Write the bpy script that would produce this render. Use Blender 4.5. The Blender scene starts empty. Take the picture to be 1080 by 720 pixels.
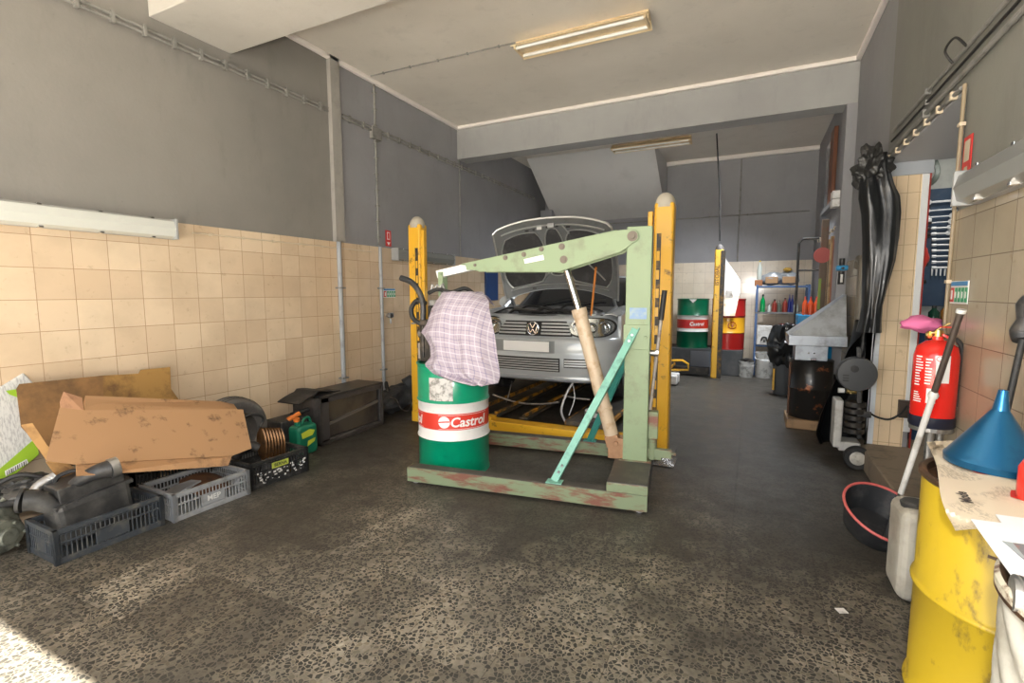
import bpy, bmesh, math, random
from mathutils import Vector, Matrix, noise
R = math.radians
random.seed(7)
SC = bpy.context.scene
COL = SC.collection

# ---------------------------------------------------------------- camera geometry
F_PX, YAW, PITCH, ROLL, CAMH = 518.237, R(25.948), R(5.684), R(-0.181), 1.431
FW = Vector((-math.sin(YAW)*math.cos(PITCH), math.cos(YAW)*math.cos(PITCH), -math.sin(PITCH)))
_rt = Vector((math.cos(YAW), math.sin(YAW), 0)); _up = _rt.cross(FW)
RT = math.cos(ROLL)*_rt + math.sin(ROLL)*_up
UP = -math.sin(ROLL)*_rt + math.cos(ROLL)*_up
CAM = Vector((0, 0, CAMH))
def ray(x, y): return (x-540)/F_PX*RT - (y-360)/F_PX*UP + FW
def PX(x, y, v): d = ray(x, y); return CAM + d*(v/d.x)          # measured point on a plane of known X
def PY(x, y, v): d = ray(x, y); return CAM + d*(v/d.y)          # ... of known Y
def PZ(x, y, v): d = ray(x, y); return CAM + d*((v-CAMH)/d.z)   # ... of known height

# ---------------------------------------------------------------- materials
MATS = {}
def newmat(name):
    m = bpy.data.materials.new(name); m.use_nodes = True
    nt = m.node_tree; b = nt.nodes['Principled BSDF']
    return m, nt, b
def N(nt, t, **kw):
    n = nt.nodes.new(t)
    for k, v in kw.items():
        if k in ('operation','blend_type','data_type','feature','distance','interpolation','noise_dimensions','voronoi_dimensions','wave_type','bands_direction'): setattr(n, k, v)
        else: n.inputs[k].default_value = v
    return n
def ramp(nt, fac, stops):
    r = nt.nodes.new('ShaderNodeValToRGB')
    e = r.color_ramp.elements
    while len(e) > 1: e.remove(e[-1])
    e[0].position, e[0].color = stops[0][0], (*stops[0][1], 1)
    for p, c in stops[1:]:
        q = e.new(p); q.color = (*c, 1)
    nt.links.new(fac, r.inputs[0]); return r.outputs[0]
def mix(nt, fac, a, b, mode='MIX'):
    n = nt.nodes.new('ShaderNodeMixRGB'); n.blend_type = mode
    for s, v in ((0, fac), (1, a), (2, b)):
        if hasattr(v, 'links') or hasattr(v, 'is_linked'): nt.links.new(v, n.inputs[s])
        elif s == 0: n.inputs[0].default_value = v
        else: n.inputs[s].default_value = (*v, 1)
    return n.outputs[0]
def math_(nt, op, a, b=None):
    n = nt.nodes.new('ShaderNodeMath'); n.operation = op
    for s, v in ((0, a), (1, b)):
        if v is None: continue
        if hasattr(v, 'is_linked'): nt.links.new(v, n.inputs[s])
        else: n.inputs[s].default_value = v
    return n.outputs[0]
def noise_(nt, scale, detail=4, rough=.6, vec=None, stretch=None):
    co = nt.nodes.new('ShaderNodeTexCoord').outputs['Object']
    if vec is not None: co = vec
    if stretch:
        mp = nt.nodes.new('ShaderNodeMapping'); mp.inputs['Scale'].default_value = stretch
        nt.links.new(co, mp.inputs[0]); co = mp.outputs[0]
    n = N(nt, 'ShaderNodeTexNoise', Scale=scale, Detail=detail, Roughness=rough)
    nt.links.new(co, n.inputs['Vector']); return n.outputs['Fac']
def bump(nt, b, h, strength=.3, dist=.01):
    n = N(nt, 'ShaderNodeBump', Strength=strength, Distance=dist)
    nt.links.new(h, n.inputs['Height']); nt.links.new(n.outputs[0], b.inputs['Normal'])
def M(name, col, rough=.5, metal=0., dirt=None, dscale=6, dlo=.5, dhi=.7, bmp=0, bscale=60, trans=0, alpha=1, emit=None, coat=0, stretch=None, ior=None):
    """plain procedural surface; dirt = second colour laid on in noise patches"""
    if name in MATS: return MATS[name]
    m, nt, b = newmat(name)
    b.inputs['Base Color'].default_value = (*col, 1)
    b.inputs['Roughness'].default_value = rough; b.inputs['Metallic'].default_value = metal
    if dirt is not None:
        f = ramp(nt, noise_(nt, dscale, 6, .65, stretch=stretch), [(dlo, (0,0,0)), (dhi, (1,1,1))])
        nt.links.new(mix(nt, f, col, dirt), b.inputs['Base Color'])
    if bmp: bump(nt, b, noise_(nt, bscale, 3), bmp, .01)
    if trans: b.inputs['Transmission Weight'].default_value = trans
    if alpha < 1: b.inputs['Alpha'].default_value = alpha
    if coat: b.inputs['Coat Weight'].default_value = coat; b.inputs['Coat Roughness'].default_value = .08
    if ior: b.inputs['IOR'].default_value = ior
    MATS[name] = m; return m

def tile_mat(name, axis, c1, c2, grout, phase, size=(.2, .2), rough=.25):
    """square glazed wall tiles; axis = 'YZ' or 'XZ'"""
    m, nt, b = newmat(name)
    co = nt.nodes.new('ShaderNodeTexCoord').outputs['Object']
    sp = nt.nodes.new('ShaderNodeSeparateXYZ'); nt.links.new(co, sp.inputs[0])
    u = math_(nt, 'ADD', sp.outputs[1 if axis == 'YZ' else 0], -phase[0] + 20*size[0])
    v = math_(nt, 'ADD', sp.outputs[2], -phase[1] + 20*size[1])
    cm = nt.nodes.new('ShaderNodeCombineXYZ'); nt.links.new(u, cm.inputs[0]); nt.links.new(v, cm.inputs[1])
    br = nt.nodes.new('ShaderNodeTexBrick'); br.offset = 0; br.squash = 1
    nt.links.new(cm.outputs[0], br.inputs['Vector'])
    for k, val in (('Scale', 1), ('Mortar Size', .0022), ('Mortar Smooth', .3), ('Bias', 0), ('Brick Width', size[0]), ('Row Height', size[1])): br.inputs[k].default_value = val
    br.inputs['Color1'].default_value = (*c1, 1); br.inputs['Color2'].default_value = (*c2, 1); br.inputs['Mortar'].default_value = (*grout, 1)
    g = noise_(nt, 2.2, 5, .6)
    g2 = noise_(nt, 14, 6, .7)
    c = mix(nt, ramp(nt, g, [(.42, (0,0,0)), (.75, (.55,.55,.55))]), br.outputs['Color'], tuple(x*.72 for x in c2))
    c = mix(nt, ramp(nt, g2, [(.60, (0,0,0)), (.80, (.5,.5,.5))]), c, (.22,.13,.06))
    nt.links.new(c, b.inputs['Base Color'])
    b.inputs['Roughness'].default_value = rough
    bump(nt, b, math_(nt, 'SUBTRACT', 1, br.outputs['Fac']), .35, .004)
    MATS[name] = m; return m

def wall_paint(name, c, c2, rough=.6):
    m, nt, b = newmat(name)
    g = noise_(nt, 1.1, 6, .6); g2 = noise_(nt, 5, 7, .7, stretch=(1, 1, .35)); g3 = noise_(nt, 28, 3, .5)
    k = mix(nt, ramp(nt, g, [(.35, (0,0,0)), (.7, (1,1,1))]), c, c2)
    k = mix(nt, ramp(nt, g2, [(.55, (0,0,0)), (.85, (.45,.45,.45))]), k, tuple(x*.55 for x in c))
    k = mix(nt, ramp(nt, g3, [(.72, (0,0,0)), (.8, (.5,.5,.5))]), k, (.12,.11,.1))
    nt.links.new(k, b.inputs['Base Color']); b.inputs['Roughness'].default_value = rough
    bump(nt, b, noise_(nt, 40, 4), .12, .01)
    MATS[name] = m; return m

def floor_mat():
    m, nt, b = newmat('terrazzo_floor_tiles')
    co = nt.nodes.new('ShaderNodeTexCoord').outputs['Object']
    # warped coordinates so chips look broken
    nz = N(nt, 'ShaderNodeTexNoise', Scale=30, Detail=2); nt.links.new(co, nz.inputs['Vector'])
    add = nt.nodes.new('ShaderNodeVectorMath'); add.operation = 'MULTIPLY_ADD'
    nt.links.new(nz.outputs['Color'], add.inputs[0]); add.inputs[1].default_value = (.012,.012,0); nt.links.new(co, add.inputs[2])
    w = add.outputs[0]
    def vor(scale, feat='F1'):
        v = N(nt, 'ShaderNodeTexVoronoi', Scale=scale); v.feature = feat; nt.links.new(w, v.inputs['Vector']); return v
    v1 = vor(54); ve = vor(54, 'DISTANCE_TO_EDGE')
    chip = ramp(nt, v1.outputs['Color'], [(.0, (.022,.024,.021)), (.52, (.05,.051,.044)), (.58, (.11,.10,.08)), (.64, (.27,.23,.16)), (.80, (.40,.355,.275)), (1, (.50,.46,.37))])
    edge = ramp(nt, ve.outputs['Distance'], [(.05, (1,1,1)), (.11, (0,0,0))])
    c = mix(nt, edge, chip, (.41,.36,.275))
    # per-tile tone + joints
    sp = nt.nodes.new('ShaderNodeSeparateXYZ'); nt.links.new(co, sp.inputs[0])
    cm = nt.nodes.new('ShaderNodeCombineXYZ')
    nt.links.new(math_(nt, 'ADD', sp.outputs[0], 20.05), cm.inputs[0]); nt.links.new(math_(nt, 'ADD', sp.outputs[1], 20.13), cm.inputs[1])
    br = nt.nodes.new('ShaderNodeTexBrick'); br.offset = 0; br.squash = 1; nt.links.new(cm.outputs[0], br.inputs['Vector'])
    for k, val in (('Scale', 1), ('Mortar Size', .003), ('Mortar Smooth', .6), ('Bias', -.2), ('Brick Width', .4), ('Row Height', .4)): br.inputs[k].default_value = val
    br.inputs['Color1'].default_value = (1,1,1,1); br.inputs['Color2'].default_value = (.50,.48,.45,1); br.inputs['Mortar'].default_value = (.45,.42,.38,1)
    c = mix(nt, 1., c, br.outputs['Color'], 'MULTIPLY')
    # floor darkens towards the rear past a noise-broken edge, plus scattered oily stains
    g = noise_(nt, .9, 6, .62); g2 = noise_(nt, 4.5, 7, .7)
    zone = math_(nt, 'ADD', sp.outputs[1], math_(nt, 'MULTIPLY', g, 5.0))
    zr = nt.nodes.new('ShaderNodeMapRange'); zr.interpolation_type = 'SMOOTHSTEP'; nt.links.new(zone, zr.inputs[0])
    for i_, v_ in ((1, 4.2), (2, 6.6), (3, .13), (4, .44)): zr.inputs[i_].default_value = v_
    darkening = math_(nt, 'ADD', zr.outputs[0], math_(nt, 'ADD', math_(nt, 'MULTIPLY', g, .75), math_(nt, 'MULTIPLY', g2, .45)))
    d = ramp(nt, darkening, [(.57, (.06,.06,.06)), (.70, (.58,.58,.58)), (.90, (.90,.90,.90))])
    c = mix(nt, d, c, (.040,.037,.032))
    nt.links.new(c, b.inputs['Base Color'])
    rr = ramp(nt, g2, [(.35, (.38,.38,.38)), (.7, (.60,.60,.60))]); nt.links.new(rr, b.inputs['Roughness'])
    bump(nt, b, math_(nt, 'ADD', math_(nt, 'SUBTRACT', 1, br.outputs['Fac']), math_(nt, 'MULTIPLY', g2, .4)), .25, .006)
    MATS[m.name] = m; return m

# ---------------------------------------------------------------- mesh builder
class MB:
    def __init__(s): s.bm = bmesh.new(); s.mi = 0
    def _tag(s, n0):
        s.bm.faces.ensure_lookup_table()
        for f in s.bm.faces[n0:]: f.material_index = s.mi
    def box(s, lo, hi, rot=None, piv=None):
        n0 = len(s.bm.faces)
        lo, hi = Vector(lo), Vector(hi)
        r = bmesh.ops.create_cube(s.bm, size=1)
        vs = r['verts']; bmesh.ops.scale(s.bm, vec=hi-lo, verts=vs); bmesh.ops.translate(s.bm, vec=(lo+hi)/2, verts=vs)
        if rot is not None:
            c = Vector(piv) if piv is not None else (lo+hi)/2
            for v in vs: v.co = rot @ (v.co-c) + c
        s._tag(n0); return s
    def bar(s, p, q, w, h, up=(0,0,1)):
        """rectangular bar from p to q, w across, h along 'up'"""
        n0 = len(s.bm.faces)
        p, q = Vector(p), Vector(q); d = (q-p).normalized(); up = Vector(up)
        x = d.cross(up)
        if x.length < 1e-4: x = d.cross(Vector((1,0,0)))
        x.normalize(); u = x.cross(d)
        a = [s.bm.verts.new(e + sx*x*w/2 + su*u*h/2) for e in (p, q) for sx, su in ((-1,-1),(1,-1),(1,1),(-1,1))]
        for f in ((0,1,2,3),(7,6,5,4),(0,4,5,1),(1,5,6,2),(2,6,7,3),(3,7,4,0)): s.bm.faces.new([a[i] for i in f])
        s._tag(n0); return s
    def cone(s, p, q, r1, r2=None, seg=20, caps=True):
        n0 = len(s.bm.faces)
        r2 = r1 if r2 is None else r2
        p, q = Vector(p), Vector(q); d = (q-p).normalized()
        x = d.orthogonal().normalized(); y = d.cross(x)
        A = [s.bm.verts.new(p + r1*(math.cos(t)*x + math.sin(t)*y)) for t in [2*math.pi*i/seg for i in range(seg)]]
        B = [s.bm.verts.new(q + r2*(math.cos(t)*x + math.sin(t)*y)) for t in [2*math.pi*i/seg for i in range(seg)]]
        for i in range(seg): s.bm.faces.new([A[i], A[(i+1)%seg], B[(i+1)%seg], B[i]])
        if caps: s.bm.faces.new(A[::-1]); s.bm.faces.new(B)
        s._tag(n0); return s
    def tube(s, pts, r, seg=10, smooth=0, closed=False):
        n0 = len(s.bm.faces)
        pts = [Vector(p) for p in pts]
        if smooth:
            out = []; n = len(pts); rr = []
            for i in range(n-1):
                p0, p1, p2, p3 = pts[max(i-1,0)], pts[i], pts[i+1], pts[min(i+2,n-1)]
                for k in range(smooth):
                    t = k/smooth
                    out.append(.5*((2*p1)+(-p0+p2)*t+(2*p0-5*p1+4*p2-p3)*t*t+(-p0+3*p1-3*p2+p3)*t**3))
                    if isinstance(r, (list,tuple)): rr.append(r[i]*(1-t)+r[i+1]*t)
            out.append(pts[-1]); pts = out
            if isinstance(r, (list,tuple)): rr.append(r[-1]); r = rr
        n = len(pts); rings = []; x = None
        for i, p in enumerate(pts):
            d = (pts[min(i+1,n-1)] - pts[max(i-1,0)]).normalized()
            x = d.orthogonal().normalized() if x is None else (x - d*x.dot(d)).normalized()
            y = d.cross(x); ri = r[i] if isinstance(r, (list,tuple)) else r
            rings.append([s.bm.verts.new(p + ri*(math.cos(2*math.pi*k/seg)*x + math.sin(2*math.pi*k/seg)*y)) for k in range(seg)])
        for a, b in zip(rings, rings[1:]):
            for k in range(seg): s.bm.faces.new([a[k], a[(k+1)%seg], b[(k+1)%seg], b[k]])
        s.bm.faces.new(rings[0][::-1]); s.bm.faces.new(rings[-1])
        s._tag(n0); return s
    def lathe(s, prof, c=(0,0,0), seg=40, mat=None, a0=0, a1=2*math.pi):
        """prof = [(r, z)...]; open or closed profile"""
        n0 = len(s.bm.faces); c = Vector(c); full = abs(a1-a0-2*math.pi) < 1e-6
        k = seg if full else seg+1; rings = []
        for r, z in prof:
            if r < 1e-6: v = c + Vector((0,0,z)); v = mat @ v if mat else v; rings.append([s.bm.verts.new(v)]); continue
            ring = []
            for i in range(k):
                t = a0 + (a1-a0)*i/seg
                v = c + Vector((r*math.cos(t), r*math.sin(t), z)); ring.append(s.bm.verts.new(mat @ v if mat else v))
            rings.append(ring)
        for a, b in zip(rings, rings[1:]):
            for i in range(k if full else k-1):
                j = (i+1) % k
                f = [a[0], b[i], b[j]][::-1] if len(a) == 1 and len(b) > 1 else ([a[i], a[j], b[0]] if len(b) == 1 and len(a) > 1 else [a[i], a[j], b[j], b[i]])
                if len(a) == 1 and len(b) == 1: continue
                try: s.bm.faces.new(f)
                except ValueError: pass
        s._tag(n0); return s
    def prism(s, poly, d):
        """closed polygon of 3-D points swept by vector d"""
        n0 = len(s.bm.faces); d = Vector(d)
        A = [s.bm.verts.new(Vector(p)) for p in poly]; B = [s.bm.verts.new(Vector(p)+d) for p in poly]
        n = len(A)
        for i in range(n): s.bm.faces.new([A[i], A[(i+1)%n], B[(i+1)%n], B[i]])
        s.bm.faces.new(A[::-1]); s.bm.faces.new(B)
        s._tag(n0); return s
    def grid(s, fn, nu, nv, thick=0, close_u=False):
        """surface fn(u,v) -> point, u,v in 0..1; thick gives it body along normals"""
        n0 = len(s.bm.faces)
        P = [[s.bm.verts.new(Vector(fn(i/nu, j/nv))) for i in range(nu if close_u else nu+1)] for j in range(nv+1)]
        n = len(P[0]); fs = []
        for j in range(nv):
            for i in range(nu):
                fs.append(s.bm.faces.new([P[j][i], P[j][(i+1)%n], P[j+1][(i+1)%n], P[j+1][i]]))
        if thick:
            s.bm.normal_update()
            bmesh.ops.solidify(s.bm, geom=fs, thickness=thick)
        s._tag(n0); return s
    def xform(s, mtx): s.bm.transform(mtx); return s
    def build(s, name, mat, parent=None, bevel=0, smooth=False, auto=40, seg=2):
        me = bpy.data.meshes.new(name); bmesh.ops.recalc_face_normals(s.bm, faces=s.bm.faces)
        if smooth:
            for f in s.bm.faces: f.smooth = True
            for e in s.bm.edges:
                if len(e.link_faces) == 2 and e.calc_face_angle(0) > R(auto): e.smooth = False
        off = Vector((0,0,0)); inv = Matrix.Identity(4)
        if parent is not None: inv = W(parent).inverted()
        else:
            co = [v.co for v in s.bm.verts]
            if co:
                mn = Vector([min(c[i] for c in co) for i in range(3)]); mx = Vector([max(c[i] for c in co) for i in range(3)])
                off = Vector(((mn.x+mx.x)/2, (mn.y+mx.y)/2, mn.z))
        s.bm.transform(inv if parent is not None else Matrix.Translation(-off))
        s.bm.to_mesh(me); s.bm.free()
        for mm in (mat if isinstance(mat, (list,tuple)) else [mat]): me.materials.append(mm)
        o = bpy.data.objects.new(name, me); COL.objects.link(o)
        if parent is not None: o.parent = parent
        else: o.location = off
        if bevel:
            b = o.modifiers.new('bevel', 'BEVEL'); b.width = bevel; b.segments = seg; b.limit_method = 'ANGLE'; b.angle_limit = R(35)
        return o
def W(o):
    m = o.matrix_basis.copy() if o.type == 'EMPTY' or True else None
    m = Matrix.Translation(o.location) @ o.rotation_euler.to_matrix().to_4x4()
    return W(o.parent) @ m if o.parent else m
def B_(lo, hi, name, mat, parent=None, bevel=.003, rot=None): return MB().box(lo, hi, rot).build(name, mat, parent, bevel)
def thing(name, label, cat, loc=(0,0,0), rz=0, group=None):
    o = bpy.data.objects.new(name, None); COL.objects.link(o); o.empty_display_size = .1
    o.location = loc; o.rotation_euler = (0,0,rz); tag(o, label, cat, group); return o
def tag(o, label, cat, group=None, kind=None):
    o['label'] = label; o['category'] = cat
    if group: o['group'] = group
    if kind: o['kind'] = kind
    return o
def struct(o, label=None, cat=None):
    o['kind'] = 'structure'
    if label: o['label'] = label
    if cat: o['category'] = cat
    return o
def sworld(mb, name, mat, bevel=0):
    """structure piece kept in world coordinates so textures stay aligned to the room"""
    me = bpy.data.meshes.new(name); bmesh.ops.recalc_face_normals(mb.bm, faces=mb.bm.faces); mb.bm.to_mesh(me); mb.bm.free()
    for mm in (mat if isinstance(mat, (list,tuple)) else [mat]): me.materials.append(mm)
    o = bpy.data.objects.new(name, me); COL.objects.link(o)
    if bevel:
        b = o.modifiers.new('bevel', 'BEVEL'); b.width = bevel; b.segments = 2; b.limit_method = 'ANGLE'
    return o
def copy_tree(o, parent=None):
    c = o.copy(); COL.objects.link(c); c.parent = parent
    for ch in list(o.children): copy_tree(ch, c)
    return c
def text_mesh(s, size, bold=0., shear=0., depth=.0):
    cu = bpy.data.curves.new('t', 'FONT'); cu.body = s; cu.size = size; cu.offset = bold; cu.shear = shear
    cu.align_x = 'CENTER'; cu.align_y = 'CENTER'; cu.resolution_u = 3; cu.extrude = depth
    o = bpy.data.objects.new('t', cu); COL.objects.link(o)
    dg = bpy.context.evaluated_depsgraph_get(); me = bpy.data.meshes.new_from_object(o.evaluated_get(dg))
    bm = bmesh.new(); bm.from_mesh(me); bpy.data.objects.remove(o); bpy.data.meshes.remove(me)
    return bm
def text_obj(s, size, name, mat, parent, origin, xdir, ydir, bold=0., shear=0., lift=.001, wrap=None, xscale=1):
    """flat lettering laid on a surface: origin = centre; xdir/ydir in-plane axes. wrap=(axis_xy, radius, ang): letters on a vertical cylinder"""
    bm = text_mesh(s, size, bold, shear)
    mb = MB(); mb.bm = bm
    if wrap:
        (cx, cy), rad, ang = wrap
        bmesh.ops.subdivide_edges(bm, edges=[e for e in bm.edges if e.calc_length() > .012], cuts=2)
        bmesh.ops.triangulate(bm, faces=bm.faces)
        for v in bm.verts:
            a = ang + v.co.x*xscale/rad
            v.co = Vector((cx + (rad+lift)*math.cos(a), cy + (rad+lift)*math.sin(a), origin[2] + v.co.y))
    else:
        X, Y_ = Vector(xdir).normalized(), Vector(ydir).normalized(); Nn = X.cross(Y_)
        for v in bm.verts: v.co = Vector(origin) + X*v.co.x*xscale + Y_*v.co.y + Nn*lift
    me = bpy.data.meshes.new(name)
    if parent is not None: bm.transform(W(parent).inverted())
    bm.to_mesh(me); bm.free(); me.materials.append(mat)
    o = bpy.data.objects.new(name, me); COL.objects.link(o); o.parent = parent; return o
def arc_patch(c, rad, a0, a1, z0, z1, name, mat, parent, lift=.001, seg=24):
    mb = MB()
    mb.grid(lambda u, v: (c[0]+(rad+lift)*math.cos(a0+(a1-a0)*u), c[1]+(rad+lift)*math.sin(a0+(a1-a0)*u), z0+(z1-z0)*v), seg, 2)
    return mb.build(name, mat, parent, smooth=True)

# common surfaces
steel   = M('worn_steel', (.42,.42,.42), .38, .9, dirt=(.12,.10,.08), dscale=9)
galv    = M('galvanised_sheet', (.62,.66,.70), .36, .85, dirt=(.25,.26,.27), dscale=5, dlo=.45, dhi=.75)
chrome  = M('chrome', (.8,.8,.8), .12, 1)
rubber  = M('black_rubber', (.018,.018,.018), .6, dirt=(.05,.045,.04), dscale=12)
blackpl = M('black_plastic', (.025,.026,.028), .42, dirt=(.10,.09,.08), dscale=14, dlo=.45, dhi=.8)
greasy  = M('greasy_black_metal', (.03,.028,.026), .45, .4, dirt=(.11,.09,.07), dscale=10)
whitepl = M('white_plastic', (.72,.72,.70), .4, dirt=(.35,.32,.27), dscale=10, dlo=.5, dhi=.75)
white   = M('white_enamel', (.82,.82,.80), .3)
red     = M('red_enamel', (.62,.03,.02), .28, coat=.4)
yellow  = M('yellow_lift_paint', (.80,.44,.03), .33, dirt=(.20,.10,.03), dscale=11, dlo=.60, dhi=.72, coat=.2)
pvc     = M('grey_pvc_pipe', (.36,.38,.40), .45, dirt=(.22,.22,.22), dscale=5)
cond    = M('painted_conduit', (.24,.235,.22), .5, dirt=(.12,.12,.11), dscale=8)
cream   = M('cream_plastic_clip', (.62,.52,.38), .5)
# ================================================================ SETTING
XL, XR, YB, YF, HC = -4.02, .92, 9.9, -.7, 3.86
TT = 1.975          # top of the wall tiles
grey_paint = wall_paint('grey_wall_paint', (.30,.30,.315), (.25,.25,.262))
grey_rear  = grey_paint
ceil_paint = wall_paint('ceiling_paint', (.74,.70,.635), (.66,.62,.555))
warm_cast_l = wall_paint('warm_cast_wall_paint', (.25,.237,.218), (.21,.20,.185))  # near left stretch: warm cast of the light put into the paint colour
beam_paint = wall_paint('beam_paint', (.56,.54,.50), (.48,.46,.42))
rbeam_paint = wall_paint('grey_beam_paint', (.36,.365,.36), (.30,.30,.30))
corn_white = M('white_cornice', (.85,.80,.76), .5)
warm_cast_r = wall_paint('olive_cast_wall_paint', (.24,.238,.212), (.20,.198,.18))  # near right stretch: same wall grey with the warmer light tinted in
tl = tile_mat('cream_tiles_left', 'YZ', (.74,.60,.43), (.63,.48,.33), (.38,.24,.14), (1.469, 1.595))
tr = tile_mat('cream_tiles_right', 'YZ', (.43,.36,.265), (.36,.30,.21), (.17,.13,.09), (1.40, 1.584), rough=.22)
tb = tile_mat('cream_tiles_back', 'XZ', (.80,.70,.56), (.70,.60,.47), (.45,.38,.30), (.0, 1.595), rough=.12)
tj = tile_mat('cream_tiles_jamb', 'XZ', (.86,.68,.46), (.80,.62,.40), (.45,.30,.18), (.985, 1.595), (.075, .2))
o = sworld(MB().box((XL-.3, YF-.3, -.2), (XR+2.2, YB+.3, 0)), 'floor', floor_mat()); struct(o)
o = sworld(MB().box((XL-.3, YF-.3, HC), (XR+2.2, YB+.3, HC+.2)), 'ceiling', ceil_paint); struct(o)
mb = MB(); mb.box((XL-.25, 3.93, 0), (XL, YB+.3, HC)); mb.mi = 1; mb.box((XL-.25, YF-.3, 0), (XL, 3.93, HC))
wl = sworld(mb, 'wall_left', [grey_paint, warm_cast_l]); struct(wl)
t_ = sworld(MB().box((XL, YF, 0), (XL+.012, YB, TT)), 'tiling', tl); t_.parent = wl
wb = sworld(MB().box((XL-.3, YB, 0), (XR+2.2, YB+.25, HC)), 'wall_back', grey_rear); struct(wb)
t_ = sworld(MB().box((XL+.013, YB-.012, 0), (XR-.012, YB, TT)), 'tiling', tb); t_.parent = wb
# right wall: near stretch, stretch above the doorway, far stretch
DY0, DY1, DZ, TH = 3.28, 4.90, 2.44, .26
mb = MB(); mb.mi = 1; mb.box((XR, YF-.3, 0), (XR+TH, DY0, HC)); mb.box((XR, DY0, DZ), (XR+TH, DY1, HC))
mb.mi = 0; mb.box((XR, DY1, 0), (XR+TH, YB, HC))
wr = sworld(mb, 'wall_right', [grey_paint, warm_cast_r]); struct(wr)
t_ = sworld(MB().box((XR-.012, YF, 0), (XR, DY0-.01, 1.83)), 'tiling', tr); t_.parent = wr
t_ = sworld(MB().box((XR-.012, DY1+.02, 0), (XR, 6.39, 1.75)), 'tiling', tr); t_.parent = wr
t_ = sworld(MB().box((XR+.03, DY1-.012, .17), (XR+TH-.035, DY1, DZ-.11)), 'jamb_tiling', tj); t_.parent = wr
# front wall with the open garage door behind the photographer
mb = MB(); mb.box((XL-.3, YF-.3, 3.05), (XR+2.2, YF, HC)); mb.box((XL-.3, YF-.3, 0), (XL+.25, YF, 3.05)); mb.box((XR-.1, YF-.3, 0), (XR+2.2, YF, 3.05))
struct(sworld(mb, 'wall_front', grey_paint))
# beams
struct(B_((XL, 2.25, 3.43), (XR, 2.88, HC), 'ceiling_beam', beam_paint, None, .006))
struct(B_((XL, 6.42, 3.40), (XR, 6.70, HC), 'ceiling_beam', rbeam_paint, None, .006))
# pillar on the left wall and far right pillar
struct(B_((XL, 3.93, TT), (XL+.05, 4.06, HC), 'wall_pilaster', M('cream_pilaster_paint', (.33,.315,.29), .6, dirt=(.27,.26,.24)), None, .004))
struct(B_((XR-.10, 6.40, 0), (XR, 6.72, 3.40), 'wall_pilaster', grey_paint, None, .006))
# cornices
def cornice(p, q, name='trim_1', s=.045):
    mb = MB(); mb.box((min(p[0],q[0]), min(p[1],q[1]), HC-s), (max(p[0],q[0]), max(p[1],q[1]), HC)); struct(mb.build(name, corn_white, None, .01))
cornice((XL+.0, 2.89), (XL+.05, 6.41), 'trim_1'); cornice((XL, 6.37), (XR, 6.42), 'trim_2'); cornice((XR-.05, 2.89), (XR, 6.41), 'trim_3')
cornice((XL, YB-.06), (XR, YB), 'trim_4', .07)
# boxed underside of the stair
ss = MB(); ss.prism([(-3.80, 8.45, HC), (-3.80, YB, HC), (-3.80, YB, 2.88)], (2.26,0,0))
struct(ss.build('stair_soffit', M('white_plaster', (.60,.60,.60), .6, dirt=(.52,.52,.52), dscale=1.5)))
struct(B_((-3.96,9.5,2.86),(-3.72,YB,3.1), 'wall_stub', grey_paint))
# doorway of the side room: lining, step, room shell
frame_w = M('white_frame_paint', (.72,.76,.80), .4, dirt=(.5,.5,.5), dscale=4)
struct(B_((XR-.02, DY1-.02, .17), (XR+.03, DY1, DZ-.11), 'trim_5', frame_w, None, .004))
struct(B_((XR+TH-.035, DY1-.02, .3), (XR+TH+.01, DY1, DZ-.11), 'trim_6', M('white_door_frame', (.85,.86,.86), .4), None, .004))
struct(B_((XR+TH+.01, DY1-.02, .17), (XR+TH+.02, DY1+.005, DZ-.11), 'trim_7', M('red_edge_strip', (.35,.03,.02), .5), None, 0))
struct(B_((XR-.005, DY1-.03, DZ-.11), (XR+TH+.03, DY1, DZ), 'trim_8', M('lintel_paint', (.40,.43,.47), .5), None, .004))
struct(B_((XR+.001, DY0, DZ-.012), (XR+TH+.3, DY1, DZ), 'trim_9', M('grey_lintel_underside', (.46,.47,.50), .5), None, 0))
struct(B_((XR-.06, 3.55, 0), (XR+2.0, 6.4, .17), 'floor_step', M('worn_concrete_step', (.26,.205,.15), .6, dirt=(.12,.10,.08), dscale=7, bmp=.3), None, .012))
side_paint = M('pale_green_wall', (.36,.37,.34), .6, dirt=(.26,.27,.25), dscale=3)
struct(B_((XR+TH, 5.60, .17), (XR+2.1, 5.72, HC), 'wall_side_room_back', side_paint, None, 0))
struct(B_((XR+1.7, 2.6, 0), (XR+1.82, 5.6, HC), 'wall_side_room_right', side_paint, None, 0))
struct(B_((XR+TH, 2.6, 0), (XR+1.7, 2.72, HC), 'wall_side_room_front', side_paint, None, 0))

# openings high in the far right wall, with timber frames, and the timber panels under them
wood = M('brown_timber', (.16,.055,.022), .5, dirt=(.07,.03,.015), dscale=8, stretch=(1,1,.2))
palewood = M('pale_timber_frame', (.42,.28,.14), .55, dirt=(.22,.14,.07), dscale=9)
w1 = thing('window_1', '', '', (XR, 7.9, 2.55)); del w1['label']; del w1['category']; w1['kind'] = 'structure'
B_((XR-.05, 7.72, 2.60), (XR-.005, 8.05, 3.55), 'frame', wood, w1)
B_((XR-.07, 7.0, 2.52), (XR-.005, 8.6, 2.58), 'sill', M('grey_sill', (.2,.2,.2), .5), w1)
B_((XR-.03, 8.05, 2.60), (XR-.006, 8.6, 3.5), 'pane', M('dusty_glass', (.20,.21,.22), .2), w1)
w2 = thing('window_2', '', '', (XR, 7.8, 1.1)); del w2['label']; del w2['category']; w2['kind'] = 'structure'
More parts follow.
